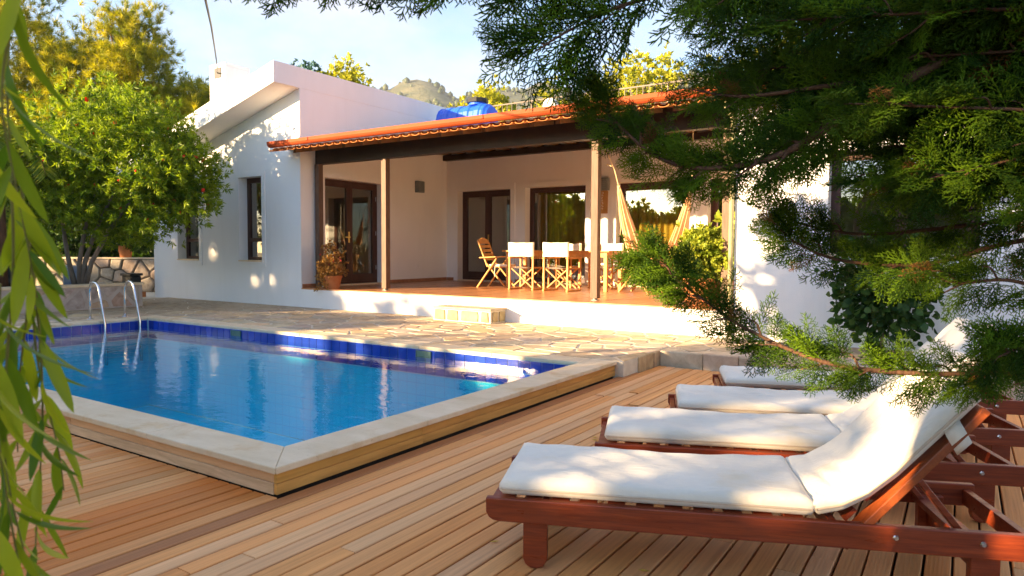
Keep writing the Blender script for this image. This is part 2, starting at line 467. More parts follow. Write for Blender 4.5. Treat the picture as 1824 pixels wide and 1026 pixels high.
# pool interior: small pale blue mosaic
def pool_mat():
    mt, nt, b = newmat('pool_mosaic')
    v = coords(nt, (1, 1, 1))
    br = nd(nt, 'ShaderNodeTexBrick', offset=0.0)
    br.inputs['Scale'].default_value = 1.0
    br.inputs['Brick Width'].default_value = 0.15
    br.inputs['Row Height'].default_value = 0.15
    br.inputs['Mortar Size'].default_value = 0.005
    br.inputs['Color1'].default_value = (0.002, 0.62, 0.83, 1)
    br.inputs['Color2'].default_value = (0.002, 0.66, 0.85, 1)
    br.inputs['Mortar'].default_value = (0.002, 0.50, 0.72, 1)
    nt.links.new(v, br.inputs['Vector'])
    nt.links.new(br.outputs['Color'], b.inputs['Base Color'])
    b.inputs['Roughness'].default_value = 0.4
    return mt
M['mosaic'] = pool_mat()

def water_mat():
    mt, nt, b = newmat('pool_water')
    nt.nodes.remove(b)
    out = nt.nodes.get('Material Output')
    v = coords(nt, (1, 1.4, 1))
    n1 = noise(nt, v, 3.0, 3, 0.5, 0.6)
    n2 = noise(nt, v, 14.0, 3, 0.5, 0.3)
    ad = nd(nt, 'ShaderNodeMath', operation='MULTIPLY_ADD'); ad.inputs[1].default_value = 0.22
    nt.links.new(n2, ad.inputs[0]); nt.links.new(n1, ad.inputs[2])
    bn = nd(nt, 'ShaderNodeBump', Strength=0.10, Distance=0.05)
    nt.links.new(ad.outputs[0], bn.inputs['Height'])
    lw = nd(nt, 'ShaderNodeLayerWeight', Blend=0.5)
    pw_ = nd(nt, 'ShaderNodeMath', operation='POWER'); pw_.inputs[1].default_value = 5.0
    nt.links.new(lw.outputs['Facing'], pw_.inputs[0])
    fr = nd(nt, 'ShaderNodeMapRange'); fr.inputs['To Min'].default_value = 0.02
    nt.links.new(pw_.outputs[0], fr.inputs['Value'])
    nt.links.new(bn.outputs['Normal'], lw.inputs['Normal'])
    tr = nd(nt, 'ShaderNodeBsdfTransparent', Color=(0.55, 0.93, 0.98, 1))
    gl = nd(nt, 'ShaderNodeBsdfGlossy', Color=(1, 1, 1, 1), Roughness=0.015)
    nt.links.new(bn.outputs['Normal'], gl.inputs['Normal'])
    ms = nd(nt, 'ShaderNodeMixShader')
    nt.links.new(fr.outputs[0], ms.inputs[0]); nt.links.new(tr.outputs[0], ms.inputs[1]); nt.links.new(gl.outputs[0], ms.inputs[2])
    nt.links.new(ms.outputs[0], out.inputs['Surface'])
    return mt
M['water'] = water_mat()

def glass_mat():
    mt, nt, b = newmat('window_glass')
    nt.nodes.remove(b)
    out = nt.nodes.get('Material Output')
    lw = nd(nt, 'ShaderNodeLayerWeight', Blend=0.5)
    pw_ = nd(nt, 'ShaderNodeMath', operation='POWER'); pw_.inputs[1].default_value = 5.0
    nt.links.new(lw.outputs['Facing'], pw_.inputs[0])
    fr = nd(nt, 'ShaderNodeMapRange'); fr.inputs['To Min'].default_value = 0.14
    nt.links.new(pw_.outputs[0], fr.inputs['Value'])
    tr = nd(nt, 'ShaderNodeBsdfTransparent', Color=(0.80, 0.82, 0.78, 1))
    gl = nd(nt, 'ShaderNodeBsdfGlossy', Color=(1, 1, 1, 1), Roughness=0.005)
    v = coords(nt, (1, 1, 1))
    bn = nd(nt, 'ShaderNodeBump', Strength=0.02, Distance=0.02)
    nt.links.new(noise(nt, v, 1.3, 1), bn.inputs['Height']); nt.links.new(bn.outputs['Normal'], gl.inputs['Normal'])
    ms = nd(nt, 'ShaderNodeMixShader')
    nt.links.new(fr.outputs[0], ms.inputs[0]); nt.links.new(tr.outputs[0], ms.inputs[1]); nt.links.new(gl.outputs[0], ms.inputs[2])
    nt.links.new(ms.outputs[0], out.inputs['Surface'])
    return mt
M['glass'] = glass_mat()
# ------------------------------------------------------------------ ground and hills
def sheet_with_hole(name, mat, x0, x1, y0, y1, hx0, hx1, hy0, hy1, z):
    xs = [x0, hx0, hx1, x1]; ys = [y0, hy0, hy1, y1]
    b = MB()
    vs = [(x, y, z) for y in ys for x in xs]
    fs = [(j * 4 + i, j * 4 + i + 1, (j + 1) * 4 + i + 1, (j + 1) * 4 + i) for j in range(3) for i in range(3) if not (i == 1 and j == 1)]
    return b.add(vs, fs).build(name, mat)
g = sheet_with_hole('ground', M['ground'], -1600, 1500, -160, 1500, -8.95, 0.0, -0.0, 4.4, -0.09)
tag(g, 'dry earth ground around the house and pool', 'ground', kind='structure')

def hills():
    rng = np.random.default_rng(3)
    nth, nr = 150, 16
    # azimuth measured from +y towards -x
    az = np.linspace(R(-75), R(88), nth)
    rr = np.linspace(260, 1250, nr)
    ctrl = [(-75, 12.5), (-30, 13), (5, 13.2), (15, 13.6), (25, 13.0), (30, 12.7), (35.0, 12.9), (37, 12.6), (39.5, 13.3), (43, 12.6), (48, 12.1), (60, 10.6), (90, 9.0)]
    ca = np.array([c[0] for c in ctrl]); ce = np.array([c[1] for c in ctrl])
    el = np.interp(np.degrees(az), ca, ce)
    ph = rng.uniform(0, 6.28, 8)
    el = el + 0.72 + 0.16 * np.sin(az * 37 + ph[0]) + 0.12 * np.sin(az * 71 + ph[1]) + 0.07 * np.sin(az * 133 + ph[2])
    V = []
    for i in range(nth):
        for j in range(nr):
            t = j / (nr - 1)
            h = math.tan(R(el[i])) * 1000 * min(1.0, ((rr[j] - 260) / 740)) ** 1.35
            if rr[j] > 1000: h *= max(0, 1 - (rr[j] - 1000) / 400)
            h += 6 * math.sin(az[i] * 29 + rr[j] * 0.02 + ph[3]) * min(1, t * 2) + 4 * math.sin(az[i] * 61 - rr[j] * 0.031 + ph[4]) * min(1, t * 2)
            V.append((3.1 - math.sin(az[i]) * rr[j], -2.4 + math.cos(az[i]) * rr[j], h - 8))
    F = [(i * nr + j, (i + 1) * nr + j, (i + 1) * nr + j + 1, i * nr + j + 1) for i in range(nth - 1) for j in range(nr - 1)]
    mt = mat_noise('hill_scrub', (0.045, 0.065, 0.03), (0.15, 0.14, 0.075), 0.035, 0.95, 0.15, 0.6, 3.0)
    o = MB().add(V, F).build('hills', mt, smooth=True)
    tag(o, 'hazy scrub covered hills far behind the house', 'hills', kind='structure')
    V = np.array(V).reshape(nth, nr, 3)
    # woods on the slopes that read as one mass
    n = 2600
    ii = rng.integers(25, 138, n); jj = rng.integers(5, nr - 4, n)
    fu = rng.random((n, 1)); fv = rng.random((n, 1))
    P = (V[ii, jj] * (1 - fu) + V[ii + 1, jj] * fu) * (1 - fv) + (V[ii, jj + 1] * (1 - fu) + V[ii + 1, jj + 1] * fu) * fv
    temps = []
    for k in range(3):
        bm = bmesh.new(); bmesh.ops.create_icosphere(bm, subdivisions=1, radius=1.0)
        tv = np.array([v.co[:] for v in bm.verts]); tf = np.array([[v.index for v in f.verts] for f in bm.faces]); bm.free()
        tv = tv * (1 + rng.uniform(-0.3, 0.3, (len(tv), 1))); tv[:, 2] = tv[:, 2] * 1.25 + 0.6
        temps.append((tv, tf))
    mats = np.repeat(np.eye(3)[None], n, 0)
    w = scatter('hillside_wood', temps, P, mats, rng.uniform(2.0, 5.0, n), mat_leaf('far_wood', (0.03, 0.05, 0.02), (0.09, 0.11, 0.04), 0.1), None, rng)
    tag(w, 'scattered dark trees covering the far hills', 'wood', kind='stuff')
hills()

# ------------------------------------------------------------------ cells for stones
def clip(poly, px, py, nx, ny):
    out = []
    n = len(poly)
    for i in range(n):
        a = poly[i]; b = poly[(i + 1) % n]
        da = (a[0] - px) * nx + (a[1] - py) * ny; db = (b[0] - px) * nx + (b[1] - py) * ny
        if da <= 0: out.append(a)
        if (da < 0 < db) or (db < 0 < da):
            t = da / (da - db); out.append((a[0] + (b[0] - a[0]) * t, a[1] + (b[1] - a[1]) * t))
    return out

def cells(x0, x1, y0, y1, sx, sy, rng, jit=0.42, gap=0.012):
    nx = max(1, round((x1 - x0) / sx)); ny = max(1, round((y1 - y0) / sy))
    pts = []
    for j in range(ny):
        for i in range(nx):
            ox = 0.5 if j % 2 else 0.0
            pts.append((x0 + (i + 0.5 + (ox - 0.25) + rng.uniform(-jit, jit)) * (x1 - x0) / nx, y0 + (j + 0.5 + rng.uniform(-jit, jit)) * (y1 - y0) / ny))
    res = []
    for k, p in enumerate(pts):
        poly = [(x0, y0), (x1, y0), (x1, y1), (x0, y1)]
        near = sorted(range(len(pts)), key=lambda q: ((pts[q][0] - p[0]) / sx) ** 2 + ((pts[q][1] - p[1]) / sy) ** 2)[1:16]
        for q in near:
            dx, dy = (pts[q][0] - p[0]), (pts[q][1] - p[1]); L = math.hypot(dx, dy)
            if L < 1e-6: continue
            poly = clip(poly, p[0] + dx / 2 - dx / L * gap, p[1] + dy / 2 - dy / L * gap, dx, dy)
            if len(poly) < 3: break
        if len(poly) >= 3:
            q = [poly[0]]
            for v in poly[1:]:
                if math.hypot(v[0] - q[-1][0], v[1] - q[-1][1]) > 0.02: q.append(v)
            if len(q) >= 3:
                ar = abs(sum(q[i][0] * q[(i + 1) % len(q)][1] - q[(i + 1) % len(q)][0] * q[i][1] for i in range(len(q)))) / 2
                if ar > 0.006: res.append(q)
    return res

def stone_piece(name, poly, mp, lo, hi, mat, parent, rng, col, ch=0.012):
    cx = sum(p[0] for p in poly) / len(poly); cy = sum(p[1] for p in poly) / len(poly)
    pp = []
    n = len(poly)
    for i in range(n):                      # roughen the outline
        a = poly[i]; b = poly[(i + 1) % n]
        pp.append((a[0] + (cx - a[0]) * 0.06, a[1] + (cy - a[1]) * 0.06))
        t = rng.uniform(0.35, 0.65); k = rng.uniform(0.0, 0.06)
        pp.append((a[0] + (b[0] - a[0]) * t + (cx - a[0]) * k, a[1] + (b[1] - a[1]) * t + (cy - a[1]) * k))
    n = len(pp)
    ins = []
    for a in pp:
        d = max(1e-4, math.hypot(cx - a[0], cy - a[1])); k = min(0.35, ch / d)
        ins.append((a[0] + (cx - a[0]) * k, a[1] + (cy - a[1]) * k))
    h2 = hi - ch * 0.6
    vs = [mp(a, b, lo) for a, b in pp] + [mp(a, b, h2) for a, b in pp] + [mp(a, b, hi + rng.uniform(-0.25, 0.25) * ch * 0.6) for a, b in ins]
    fs = [(i, (i + 1) % n, n + (i + 1) % n, n + i) for i in range(n)] + [(n + i, n + (i + 1) % n, 2 * n + (i + 1) % n, 2 * n + i) for i in range(n)] + [tuple(range(2 * n, 3 * n))]
    o = MB().add(vs, fs).build(name, mat, parent)
    o.color = (*col, 1)
    return o

def vary(c, rng, a=0.12, b=0.05):
    k = 1 + rng.uniform(-a, a)
    return tuple(max(0.01, x * k * (1 + rng.uniform(-b, b))) for x in c)

# ------------------------------------------------------------------ timber deck
deck = empty('deck', (0, 0, 0))
tag(deck, 'timber plank deck around the pool and loungers', 'deck', kind='structure')
box('joist_bed', M['dirt'], deck, -9.6, 8.0, -7.0, 0.0, -0.085, -0.045)
box('joist_bed', M['dirt'], deck, 0.002, 8.0, 0.002, 5.36, -0.085, -0.046)
rng = random.Random(11)
PAL = [(0.80, 0.385, 0.140), (0.81, 0.41, 0.165), (0.79, 0.355, 0.115), (0.82, 0.45, 0.21), (0.76, 0.32, 0.095), (0.76, 0.335, 0.11)]
pitch = 0.106
mesh_cache = {}
def plank_mesh(L):
    key = round(L, 1)
    if key not in mesh_cache:
        b = MB(); w = 0.0478; c = 0.004; h = 0.028
        prof = [(-w, -h), (w, -h), (w, -c), (w - c, 0), (-w + c, 0), (-w, -c)]
        b.prism(prof, -key / 2 + 0.002, key / 2 - 0.002, lambda a, z, y: (a, y, z))
        o = b.build('plank', M['plank']); me = o.data
        bpy.data.objects.remove(o); mesh_cache[key] = me
    return mesh_cache[key]
rest = MB()
for i in range(-88, 74):
    x = 0.03 + i * pitch + 0.053
    ymax = 0.0 if x < 0.04 else 5.3
    y = -6.4 + rng.uniform(-1.8, 0.0)
    if x < 0.04: ymax = -0.012
    if -0.02 < x < 0.1: ymax = 4.72
    while y < ymax - 0.05:
        L = rng.choice([2.4, 3.0, 3.6, 4.2])
        y1 = min(y + L, ymax)
        if ymax - y1 < 0.5: y1 = ymax
        L = round(y1 - y, 1)
        if L < 0.1: break
        y1 = ymax if y1 == ymax else y + L
        cy = y1 - L / 2
        # wholly out of sight behind or beside the viewpoint: joined into one piece
        seen = False
        for yy in (cy - L / 2, cy - L / 4, cy, cy + L / 4, cy + L / 2):
            d = Vector((x, yy, 0)) - Vector((3.1083, -2.4122, 1.35)); dz = d.dot(fw)
            if dz > 0.5 and abs(d.dot(r2)) / dz < 0.78 and -0.45 < d.dot(u2) / dz < 0.45: seen = True
        col = vary(rng.choice(PAL), rng, 0.08, 0.015)
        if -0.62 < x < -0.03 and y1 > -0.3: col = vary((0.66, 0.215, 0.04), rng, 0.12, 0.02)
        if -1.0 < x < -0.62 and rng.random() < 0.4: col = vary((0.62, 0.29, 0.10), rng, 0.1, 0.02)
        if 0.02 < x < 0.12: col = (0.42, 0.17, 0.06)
        if seen:
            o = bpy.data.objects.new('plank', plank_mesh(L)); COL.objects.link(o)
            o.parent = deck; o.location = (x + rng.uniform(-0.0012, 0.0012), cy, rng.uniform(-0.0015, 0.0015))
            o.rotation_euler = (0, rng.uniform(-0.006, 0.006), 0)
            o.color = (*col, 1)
        else:
            rest.box(x - 0.0495, x + 0.0495, cy - L / 2 + 0.002, cy + L / 2 - 0.002, -0.028, 0.0)
        y = y1
o = rest.build('planks', M['plank'], deck); o.color = (0.45, 0.27, 0.165, 1); o['kind'] = 'stuff'

# ------------------------------------------------------------------ pool
W0, W1 = -8.60, -0.2775           # inner edges in x
Y0, Y1 = 0.2775, 4.066            # inner edges in y
ZC, ZU, ZW = 0.167, 0.127, 0.036   # coping top, coping underside, water
pool = empty('pool', (0, 0, 0))
tag(pool, 'blue tiled swimming pool with pale travertine coping', 'pool', kind='structure')
b = MB()
b.add([(W0, Y0, -1.35), (W1, Y0, -1.35), (W1, Y1, -1.35), (W0, Y1, -1.35)], [(0, 1, 2, 3)])
b.build('pool_floor', M['mosaic'], pool)
def inner_wall(name, p, q):
    zt, zb = ZU, -1.35
    MB().add([(p[0], p[1], zb), (q[0], q[1], zb), (q[0], q[1], zt), (p[0], p[1], zt)], [(0, 1, 2, 3)]).build(name, M['poolwall'], pool)
def wallmat():
    mt = M['mosaic'].copy(); mt.name = 'pool_wall_mosaic'
    for n in mt.node_tree.nodes:
        if n.type == 'MAPPING': n.inputs['Rotation'].default_value = (R(90), 0, 0)
    return mt
M['poolwall'] = wallmat()
e = 0.012
inner_wall('pool_wall', (W0 - e, Y1 + e), (W1 + e, Y1 + e))
inner_wall('pool_wall', (W0 - e, Y0 - e), (W1 + e, Y0 - e))
inner_wall('pool_wall', (W0 - e, Y0 - e), (W0 - e, Y1 + e))
inner_wall('pool_wall', (W1 + e, Y0 - e), (W1 + e, Y1 + e))
# grout bed behind the waterline tiles, then each tile
for (x0, x1, y0, y1) in ((W0, W1, Y1 + 0.004, Y1 + 0.011), (W0 - 0.011, W0 - 0.004, Y0, Y1)):
    box('grout_bed', M['grout'], pool, x0, x1, y0, y1, -0.19, ZU - 0.002)
tme = MB().box(-0.071, 0.071, 0, 0.008, -0.072, 0.072).build('pool_tile', M['tile']); tile_me = tme.data; bpy.data.objects.remove(tme)
n = int((W1 - W0) / 0.1505)
for row in range(2):
    for k in range(n + 1):
        x = W1 - 0.076 - k * 0.1505
        if x < W0 + 0.05: continue
        o = bpy.data.objects.new('pool_tile', tile_me); COL.objects.link(o); o.parent = pool
        o.location = (x, Y1 - 0.004, ZU - 0.079 - row * 0.1505)
    for k in range(int((Y1 - Y0) / 0.1505)):
        y = Y1 - 0.08 - k * 0.1505
        o = bpy.data.objects.new('pool_tile', tile_me); COL.objects.link(o); o.parent = pool
        o.location = (W0 + 0.004, y, ZU - 0.079 - row * 0.1505); o.rotation_euler = (0, 0, R(90))
for x in (-2.41, -6.13):
    s = MB()
    s.box(x - 0.12, x + 0.12, Y1 - 0.022, Y1 - 0.005, ZU - 0.1, ZU - 0.09).box(x - 0.12, x + 0.12, Y1 - 0.022, Y1 - 0.005, ZU - 0.03, ZU - 0.018)
    s.box(x - 0.12, x - 0.108, Y1 - 0.022, Y1 - 0.005, ZU - 0.09, ZU - 0.03).box(x + 0.108, x + 0.12, Y1 - 0.022, Y1 - 0.005, ZU - 0.09, ZU - 0.03)
    sk = s.build('skimmer', M['skimmer'], pool)
    box('flap', M['skimmer'], sk, x - 0.107, x + 0.107, Y1 - 0.016, Y1 - 0.006, ZU - 0.089, ZU - 0.031)
# coping stones
rng = random.Random(5)
def cop(poly):
    b = MB(); b.prism(poly, ZU, ZC + rng.uniform(-0.0015, 0.0015))
    o = b.build('coping_stone', M['coping'], pool, bevel=0.007)
xs = [0.025, -1.25, -2.4, -3.6, -4.8, -6.0, -7.2, -8.3]
OUT = -0.025
for k in range(len(xs) - 1):
    a, c = xs[k], xs[k + 1]
    if k == 0: cop([(c + 0.002, OUT), (0.025 - 0.0006, OUT), (W1 - 0.0006, Y0), (c + 0.002, Y0)])
    else: cop([(c + 0.002, OUT), (a - 0.002, OUT), (a - 0.002, Y0), (c + 0.002, Y0)])
cop([(-9.0, OUT), (-8.302, OUT), (-8.302, Y0), (W0, Y0), (-9.0, Y0 - 0.001)])
ys = [0.0, 1.25, 2.45, 3.6, 4.75]
for k in range(4):
    a, c = ys[k], ys[k + 1]
    if k == 0: cop([(0.025, OUT + 0.0006), (0.025, c - 0.002), (W1, c - 0.002), (W1, Y0 + 0.0006)])
    elif k == 3: cop([(0.025, a + 0.002), (0.025, c), (-0.1, c), (W1, Y1 + 0.3), (W1, a + 0.002)])
    else: cop([(0.025, a + 0.002), (0.025, c - 0.002), (W1, c - 0.002), (W1, a + 0.002)])
xb = [W1 - 0.004, -1.4, -2.5, -3.6, -4.7, -5.8, -6.9, -7.9, -8.9]
for k in range(len(xb) - 1): cop([(xb[k + 1] + 0.002, Y1), (xb[k] - 0.002, Y1), (xb[k] - 0.002, Y1 + 0.30), (xb[k + 1] + 0.002, Y1 + 0.30)])
yl = [Y0, 1.3, 2.3, 3.3, Y1]
for k in range(4): cop([(-8.9, yl[k] + 0.002), (W0, yl[k] + 0.002), (W0, yl[k + 1] - 0.002), (-8.9, yl[k + 1] - 0.002)])
# timber fascia boards
def fboard(x0, x1, y0, y1, z0, z1, c):
    o = box('fascia_board', M['fascia'], pool, x0, x1, y0, y1, z0, z1, bevel=0.003); o.color = (*c, 1)
fx = [0.0, -2.3, -4.6, -6.9, -9.0]
for k in range(4):
    fboard(fx[k + 1] + 0.002, fx[k] - (0.0225 if k == 0 else 0.002), 0.001, 0.022, 0.070, ZU - 0.001, vary((0.74, 0.45, 0.22), rng, 0.06, 0.02))
    fboard(fx[k + 1] + 0.002, fx[k] - (0.0225 if k == 0 else 0.002), -0.004, 0.022, 0.003, 0.068, vary((0.80, 0.55, 0.33), rng, 0.06, 0.02))
fy = [0.0, 1.22, 3.1, 4.72]
for k in range(3):
    fboard(-0.022, 0.0, fy[k] + 0.001, fy[k + 1] - 0.001, 0.068, ZU - 0.001, vary((0.66, 0.34, 0.085), rng, 0.06, 0.02))
    fboard(-0.022, 0.004, fy[k] + 0.001, fy[k + 1] - 0.001, 0.006, 0.066, vary((0.68, 0.36, 0.09), rng, 0.06, 0.02))
box('pool_shell', M['dirt'], pool, -0.2, -0.024, 0.03, 4.4, -0.08, ZU - 0.004)
box('pool_shell', M['dirt'], pool, -9.0, -0.2, 0.03, 0.2, -0.08, ZU - 0.004)
wat = MB().add([(W0 - 0.003, Y0 - 0.005, ZW), (W1 + 0.005, Y0 - 0.005, ZW), (W1 + 0.005, Y1 + 0.003, ZW), (W0 - 0.003, Y1 + 0.003, ZW)], [(0, 1, 2, 3)]).build('pool_water', M['water'])
tag(wat, 'still clear blue water in the swimming pool', 'water', kind='structure')

# ------------------------------------------------------------------ stone terrace
ter = empty('terrace', (0, 0, 0))
tag(ter, 'crazy paved sandstone terrace between pool and house', 'terrace', kind='structure')
ZT = 0.170
rects = [(-13.0, 0.10, Y1 + 0.302, 7.02, 0.42, 0.28), (0.11, 7.5, 5.40, 7.02, 0.46, 0.32), (-11.0, -8.902, -0.5, Y1 + 0.302, 0.50, 0.42)]
box('mortar_bed', M['mortar'], ter, -13.0, 0.10, Y1 + 0.302, 7.03, -0.05, ZT - 0.007)
box('mortar_bed', M['mortar'], ter, 0.101, 7.5, 5.40, 7.03, -0.05, ZT - 0.008)
box('mortar_bed', M['mortar'], ter, -11.0, -8.902, -0.5, Y1 + 0.301, -0.05, ZT - 0.009)
box('mortar_bed', M['mortar'], ter, -18.0, -13.001, 3.0, 9.0, -0.05, ZT - 0.02)
rng = random.Random(21)
SP = [(0.62, 0.48, 0.31), (0.64, 0.52, 0.36), (0.56, 0.44, 0.30), (0.53, 0.45, 0.35), (0.66, 0.49, 0.29), (0.50, 0.41, 0.30)]
allst = []
for (x0, x1, y0, y1, sx, sy) in rects:
    allst += cells(x0, x1, y0, y1, sx, sy, rng)
camp = (3.1, -2.4)
allst.sort(key=lambda p: math.hypot(sum(q[0] for q in p) / len(p) - camp[0], sum(q[1] for q in p) / len(p) - camp[1]))
for p in allst[:300]:
    stone_piece('flagstone', p, lambda a, c, z: (a, c, z), ZT - 0.02, ZT + rng.uniform(-0.002, 0.003), M['stone'], ter, rng, vary(rng.choice(SP), rng, 0.08, 0.03), 0.006)
if len(allst) > 300:
    b = MB()
    for p in allst[300:]: b.prism(p, ZT - 0.02, ZT)
    o = b.build('flagstones', M['stone'], ter); o['kind'] = 'stuff'; o.color = (0.48, 0.38, 0.26, 1)
# rough edge stones above the deck
y = 4.752
while y < 5.36:
    L = rng.uniform(0.16, 0.3); y1 = min(y + L, 5.39)
    o = box('edge_stone', M['stone'], ter, -0.04, 0.115 + rng.uniform(-0.012, 0.012), y + 0.003, y1 - 0.003, -0.03, ZT + rng.uniform(-0.006, 0.004), bevel=0.014); o.color = (*vary((0.50, 0.36, 0.20), rng), 1)
    y = y1
x = 0.12
while x < 7.4:
    L = rng.uniform(0.3, 0.6); x1 = x + L
    o = box('edge_stone', M['stone'], ter, x + 0.003, x1 - 0.003, 5.355 + rng.uniform(-0.01, 0.01), 5.46, -0.03, ZT + rng.uniform(-0.004, 0.006), bevel=0.012); o.color = (*vary((0.56, 0.46, 0.33), rng), 1)
    x = x1

# ------------------------------------------------------------------ the air between house and hills
def haze():
    mt = bpy.data.materials.new('haze'); mt.use_nodes = True
    nt = mt.node_tree; nt.nodes.clear()
    out = nt.nodes.new('ShaderNodeOutputMaterial'); pv = nt.nodes.new('ShaderNodeVolumePrincipled')
    pv.inputs['Color'].default_value = (0.82, 0.90, 1.0, 1)
    pv.inputs['Density'].default_value = 0.00019
    pv.inputs['Anisotropy'].default_value = 0.2
    nt.links.new(pv.outputs[0], out.inputs['Volume'])
    o = box('haze', mt, None, -1610, 1510, -165, 1510, -12, 300)
    tag(o, 'thin pale haze in the air towards the hills', 'haze', kind='stuff')
haze()
# ------------------------------------------------------------------ the house
XC, YF, YB, ZP, XR = -8.198, 7.035, 11.77, 0.557, 0.51
house = empty('house', (-4.0, 9.5, 0.0))
tag(house, 'white stuccoed villa with sloping left wing and tiled porch roof', 'house')
S = M['stucco']
def H(name, mat, x0, x1, y0, y1, z0, z1, bevel=0.0): return box(name, mat, house, x0, x1, y0, y1, z0, z1, bevel)

def wall_with_holes(name, a0, a1, z0, z1, holes, mp, d1, top=None):
    """wall in the (a, z) plane with rectangular openings, d from 0 to d1 deep; one mesh"""
    b = MB()
    hs = sorted(holes)
    cur = a0
    for (h0, h1, k0, k1) in hs:
        b.box(cur, h0, 0, d1, z0, z1, lambda a, d, z: mp(a, d, z))
        if k0 > z0 + 0.01: b.box(h0, h1, 0, d1, z0, k0, lambda a, d, z: mp(a, d, z))
        b.box(h0, h1, 0, d1, k1, z1, lambda a, d, z: mp(a, d, z))
        cur = h1
    b.box(cur, a1, 0, d1, z0, z1, lambda a, d, z: mp(a, d, z))
    bm = b.build(name, S, house)
    return bm
front = lambda a, d, z: (a, YF + d, z)
back = lambda a, d, z: (a, YB + d, z)
side = lambda a, d, z: (XC - d, a, z)

SL = 0.27                                    # slope of the wing's roof
rz = lambda x: 4.59 + SL * (x - XC)          # underside of the roof slab
WIN = [(-12.55, -11.70, 1.08, 2.90), (-10.20, -9.42, 1.08, 2.90)]
# gable wall: lower wall with openings, then the sloping top
wall_with_holes('gable_wall', -13.6, XC, 0.0, 3.05, WIN, front, 0.3)
MB().prism([(-13.6, 3.05), (XC, 3.05), (XC, rz(XC) + 0.05), (-13.6, rz(-13.6) + 0.05)], YF, YF + 0.3, lambda a, z, y: (a, y, z)).build('gable_wall', S, house)
DS = (7.66, 9.40, ZP, 2.86)
wall_with_holes('side_wall', YF + 0.3, 17.0, 0.0, 4.62, [DS], side, 0.3)
H('rear_wall', S, -13.6, XC - 0.3, 16.7, 17.0, 0, 3.3)
H('outer_wall', S, -13.6, -13.3, YF + 0.3, 16.7, 0, 3.1)
MB().prism([(-14.25, rz(-14.25)), (XC + 0.004, rz(XC)), (XC + 0.004, 5.005), (-14.25, 5.005 + SL * (-14.25 - XC))], 6.41, 17.3, lambda a, z, y: (a, y, z)).build('wing_roof', M['soffit_white'] if 'soffit_white' in M else S, house, bevel=0.008)
# chimney with its vent
ch = MB().box(-12.06, -11.44, 7.6, 8.25, 4.0, 5.62).build('chimney', S, house, bevel=0.01)
MB().box(-12.058, -11.442, 7.602, 8.248, 5.621, 5.70).build('chimney_cap', S, ch, bevel=0.006)
box('vent', M['black'], ch, -11.86, -11.60, 7.585, 7.597, 5.36, 5.60)

def surround(a0, a1, z0, z1, mp, w=0.13, bottom=True):
    b = MB()
    g = lambda a, d, z: mp(a, d, z)
    b.box(a0 - w, a0, -0.018, 0.0, (z0 - w) if bottom else z0, z1 + w, g)
    b.box(a1, a1 + w, -0.018, 0.0, (z0 - w) if bottom else z0, z1 + w, g)
    b.box(a0, a1, -0.018, 0.0, z1, z1 + w, g)
    if bottom: b.box(a0, a1, -0.018, 0.0, z0 - w, z0, g)
    return b.build('window_surround' if bottom else 'door_surround', S, house)

def casement(name, a0, a1, z0, z1, mp, dep=0.20, panes=((0, 1),), rail=None, ft=0.07, leaf=0.085, handle=None, hinges=False):
    """outer frame (one part) with leaves, panes, handle and hinges as its pieces"""
    b = MB()
    g = lambda a, d, z: mp(a, d + dep, z)
    b.box(a0, a0 + ft, 0, 0.07, z0, z1, g).box(a1 - ft, a1, 0, 0.07, z0, z1, g).box(a0 + ft, a1 - ft, 0, 0.07, z1 - ft, z1, g).box(a0 + ft, a1 - ft, 0, 0.07, z0, z0 + ft * 0.7, g)
    fr = b.build(name, M['frame'], house)
    A0, A1, Z0, Z1 = a0 + ft, a1 - ft, z0 + ft * 0.7, z1 - ft
    for (p, q) in panes:
        x0, x1 = A0 + (A1 - A0) * p + 0.002, A0 + (A1 - A0) * q - 0.002
        l = MB(); k = leaf
        l.box(x0, x0 + k, -0.012, 0.045, Z0 + 0.002, Z1 - 0.002, g).box(x1 - k, x1, -0.012, 0.045, Z0 + 0.002, Z1 - 0.002, g)
        l.box(x0 + k, x1 - k, -0.012, 0.045, Z1 - k, Z1 - 0.002, g).box(x0 + k, x1 - k, -0.012, 0.045, Z0 + 0.002, Z0 + (k * 1.9 if hinges else k), g)
        if rail: l.box(x0 + k, x1 - k, -0.012, 0.045, rail - 0.04, rail + 0.04, g)
        l.build('leaf_frame', M['frame'], fr)
        MB().box(x0 + k - 0.005, x1 - k + 0.005, 0.014, 0.02, Z0 + k - 0.005, Z1 - k + 0.005, g).build('pane', M['glass'], fr)
    if handle:
        a, z = handle
        hb = MB().box(a - 0.018, a + 0.018, -0.026, -0.0125, z - 0.12, z + 0.12, g).box(a - 0.13, a + 0.012, -0.06, -0.042, z - 0.011, z + 0.011, g).box(a - 0.01, a + 0.01, -0.05, -0.026, z - 0.01, z + 0.01, g)
        hb.build('handle', M['brass'], fr)
    if hinges:
        for z in (z0 + 0.35, (z0 + z1) / 2, z1 - 0.35):
            MB().box(a1 - ft - 0.012, a1 - ft + 0.012, -0.03, -0.0125, z - 0.05, z + 0.05, g).build('hinge', M['steel'], fr)
    return fr
for (a0, a1, z0, z1) in WIN:
    surround(a0, a1, z0, z1, front, 0.11)
    casement('window', a0, a1, z0, z1, front, 0.2, rail=1.55, leaf=0.06, ft=0.05)
    MB().box(a0 + 0.002, a1 - 0.002, -0.045, 0.198, z0 - 0.002, z0 + 0.028, front).build('window_sill', M['coping'], house)
surround(DS[0], DS[1], DS[2], DS[3], side, 0.13, False)
casement('door', DS[0], DS[1], DS[2] + 0.03, DS[3], side, 0.18, panes=((0, 0.5), (0.5, 1)), handle=(8.50, 1.62), hinges=True)
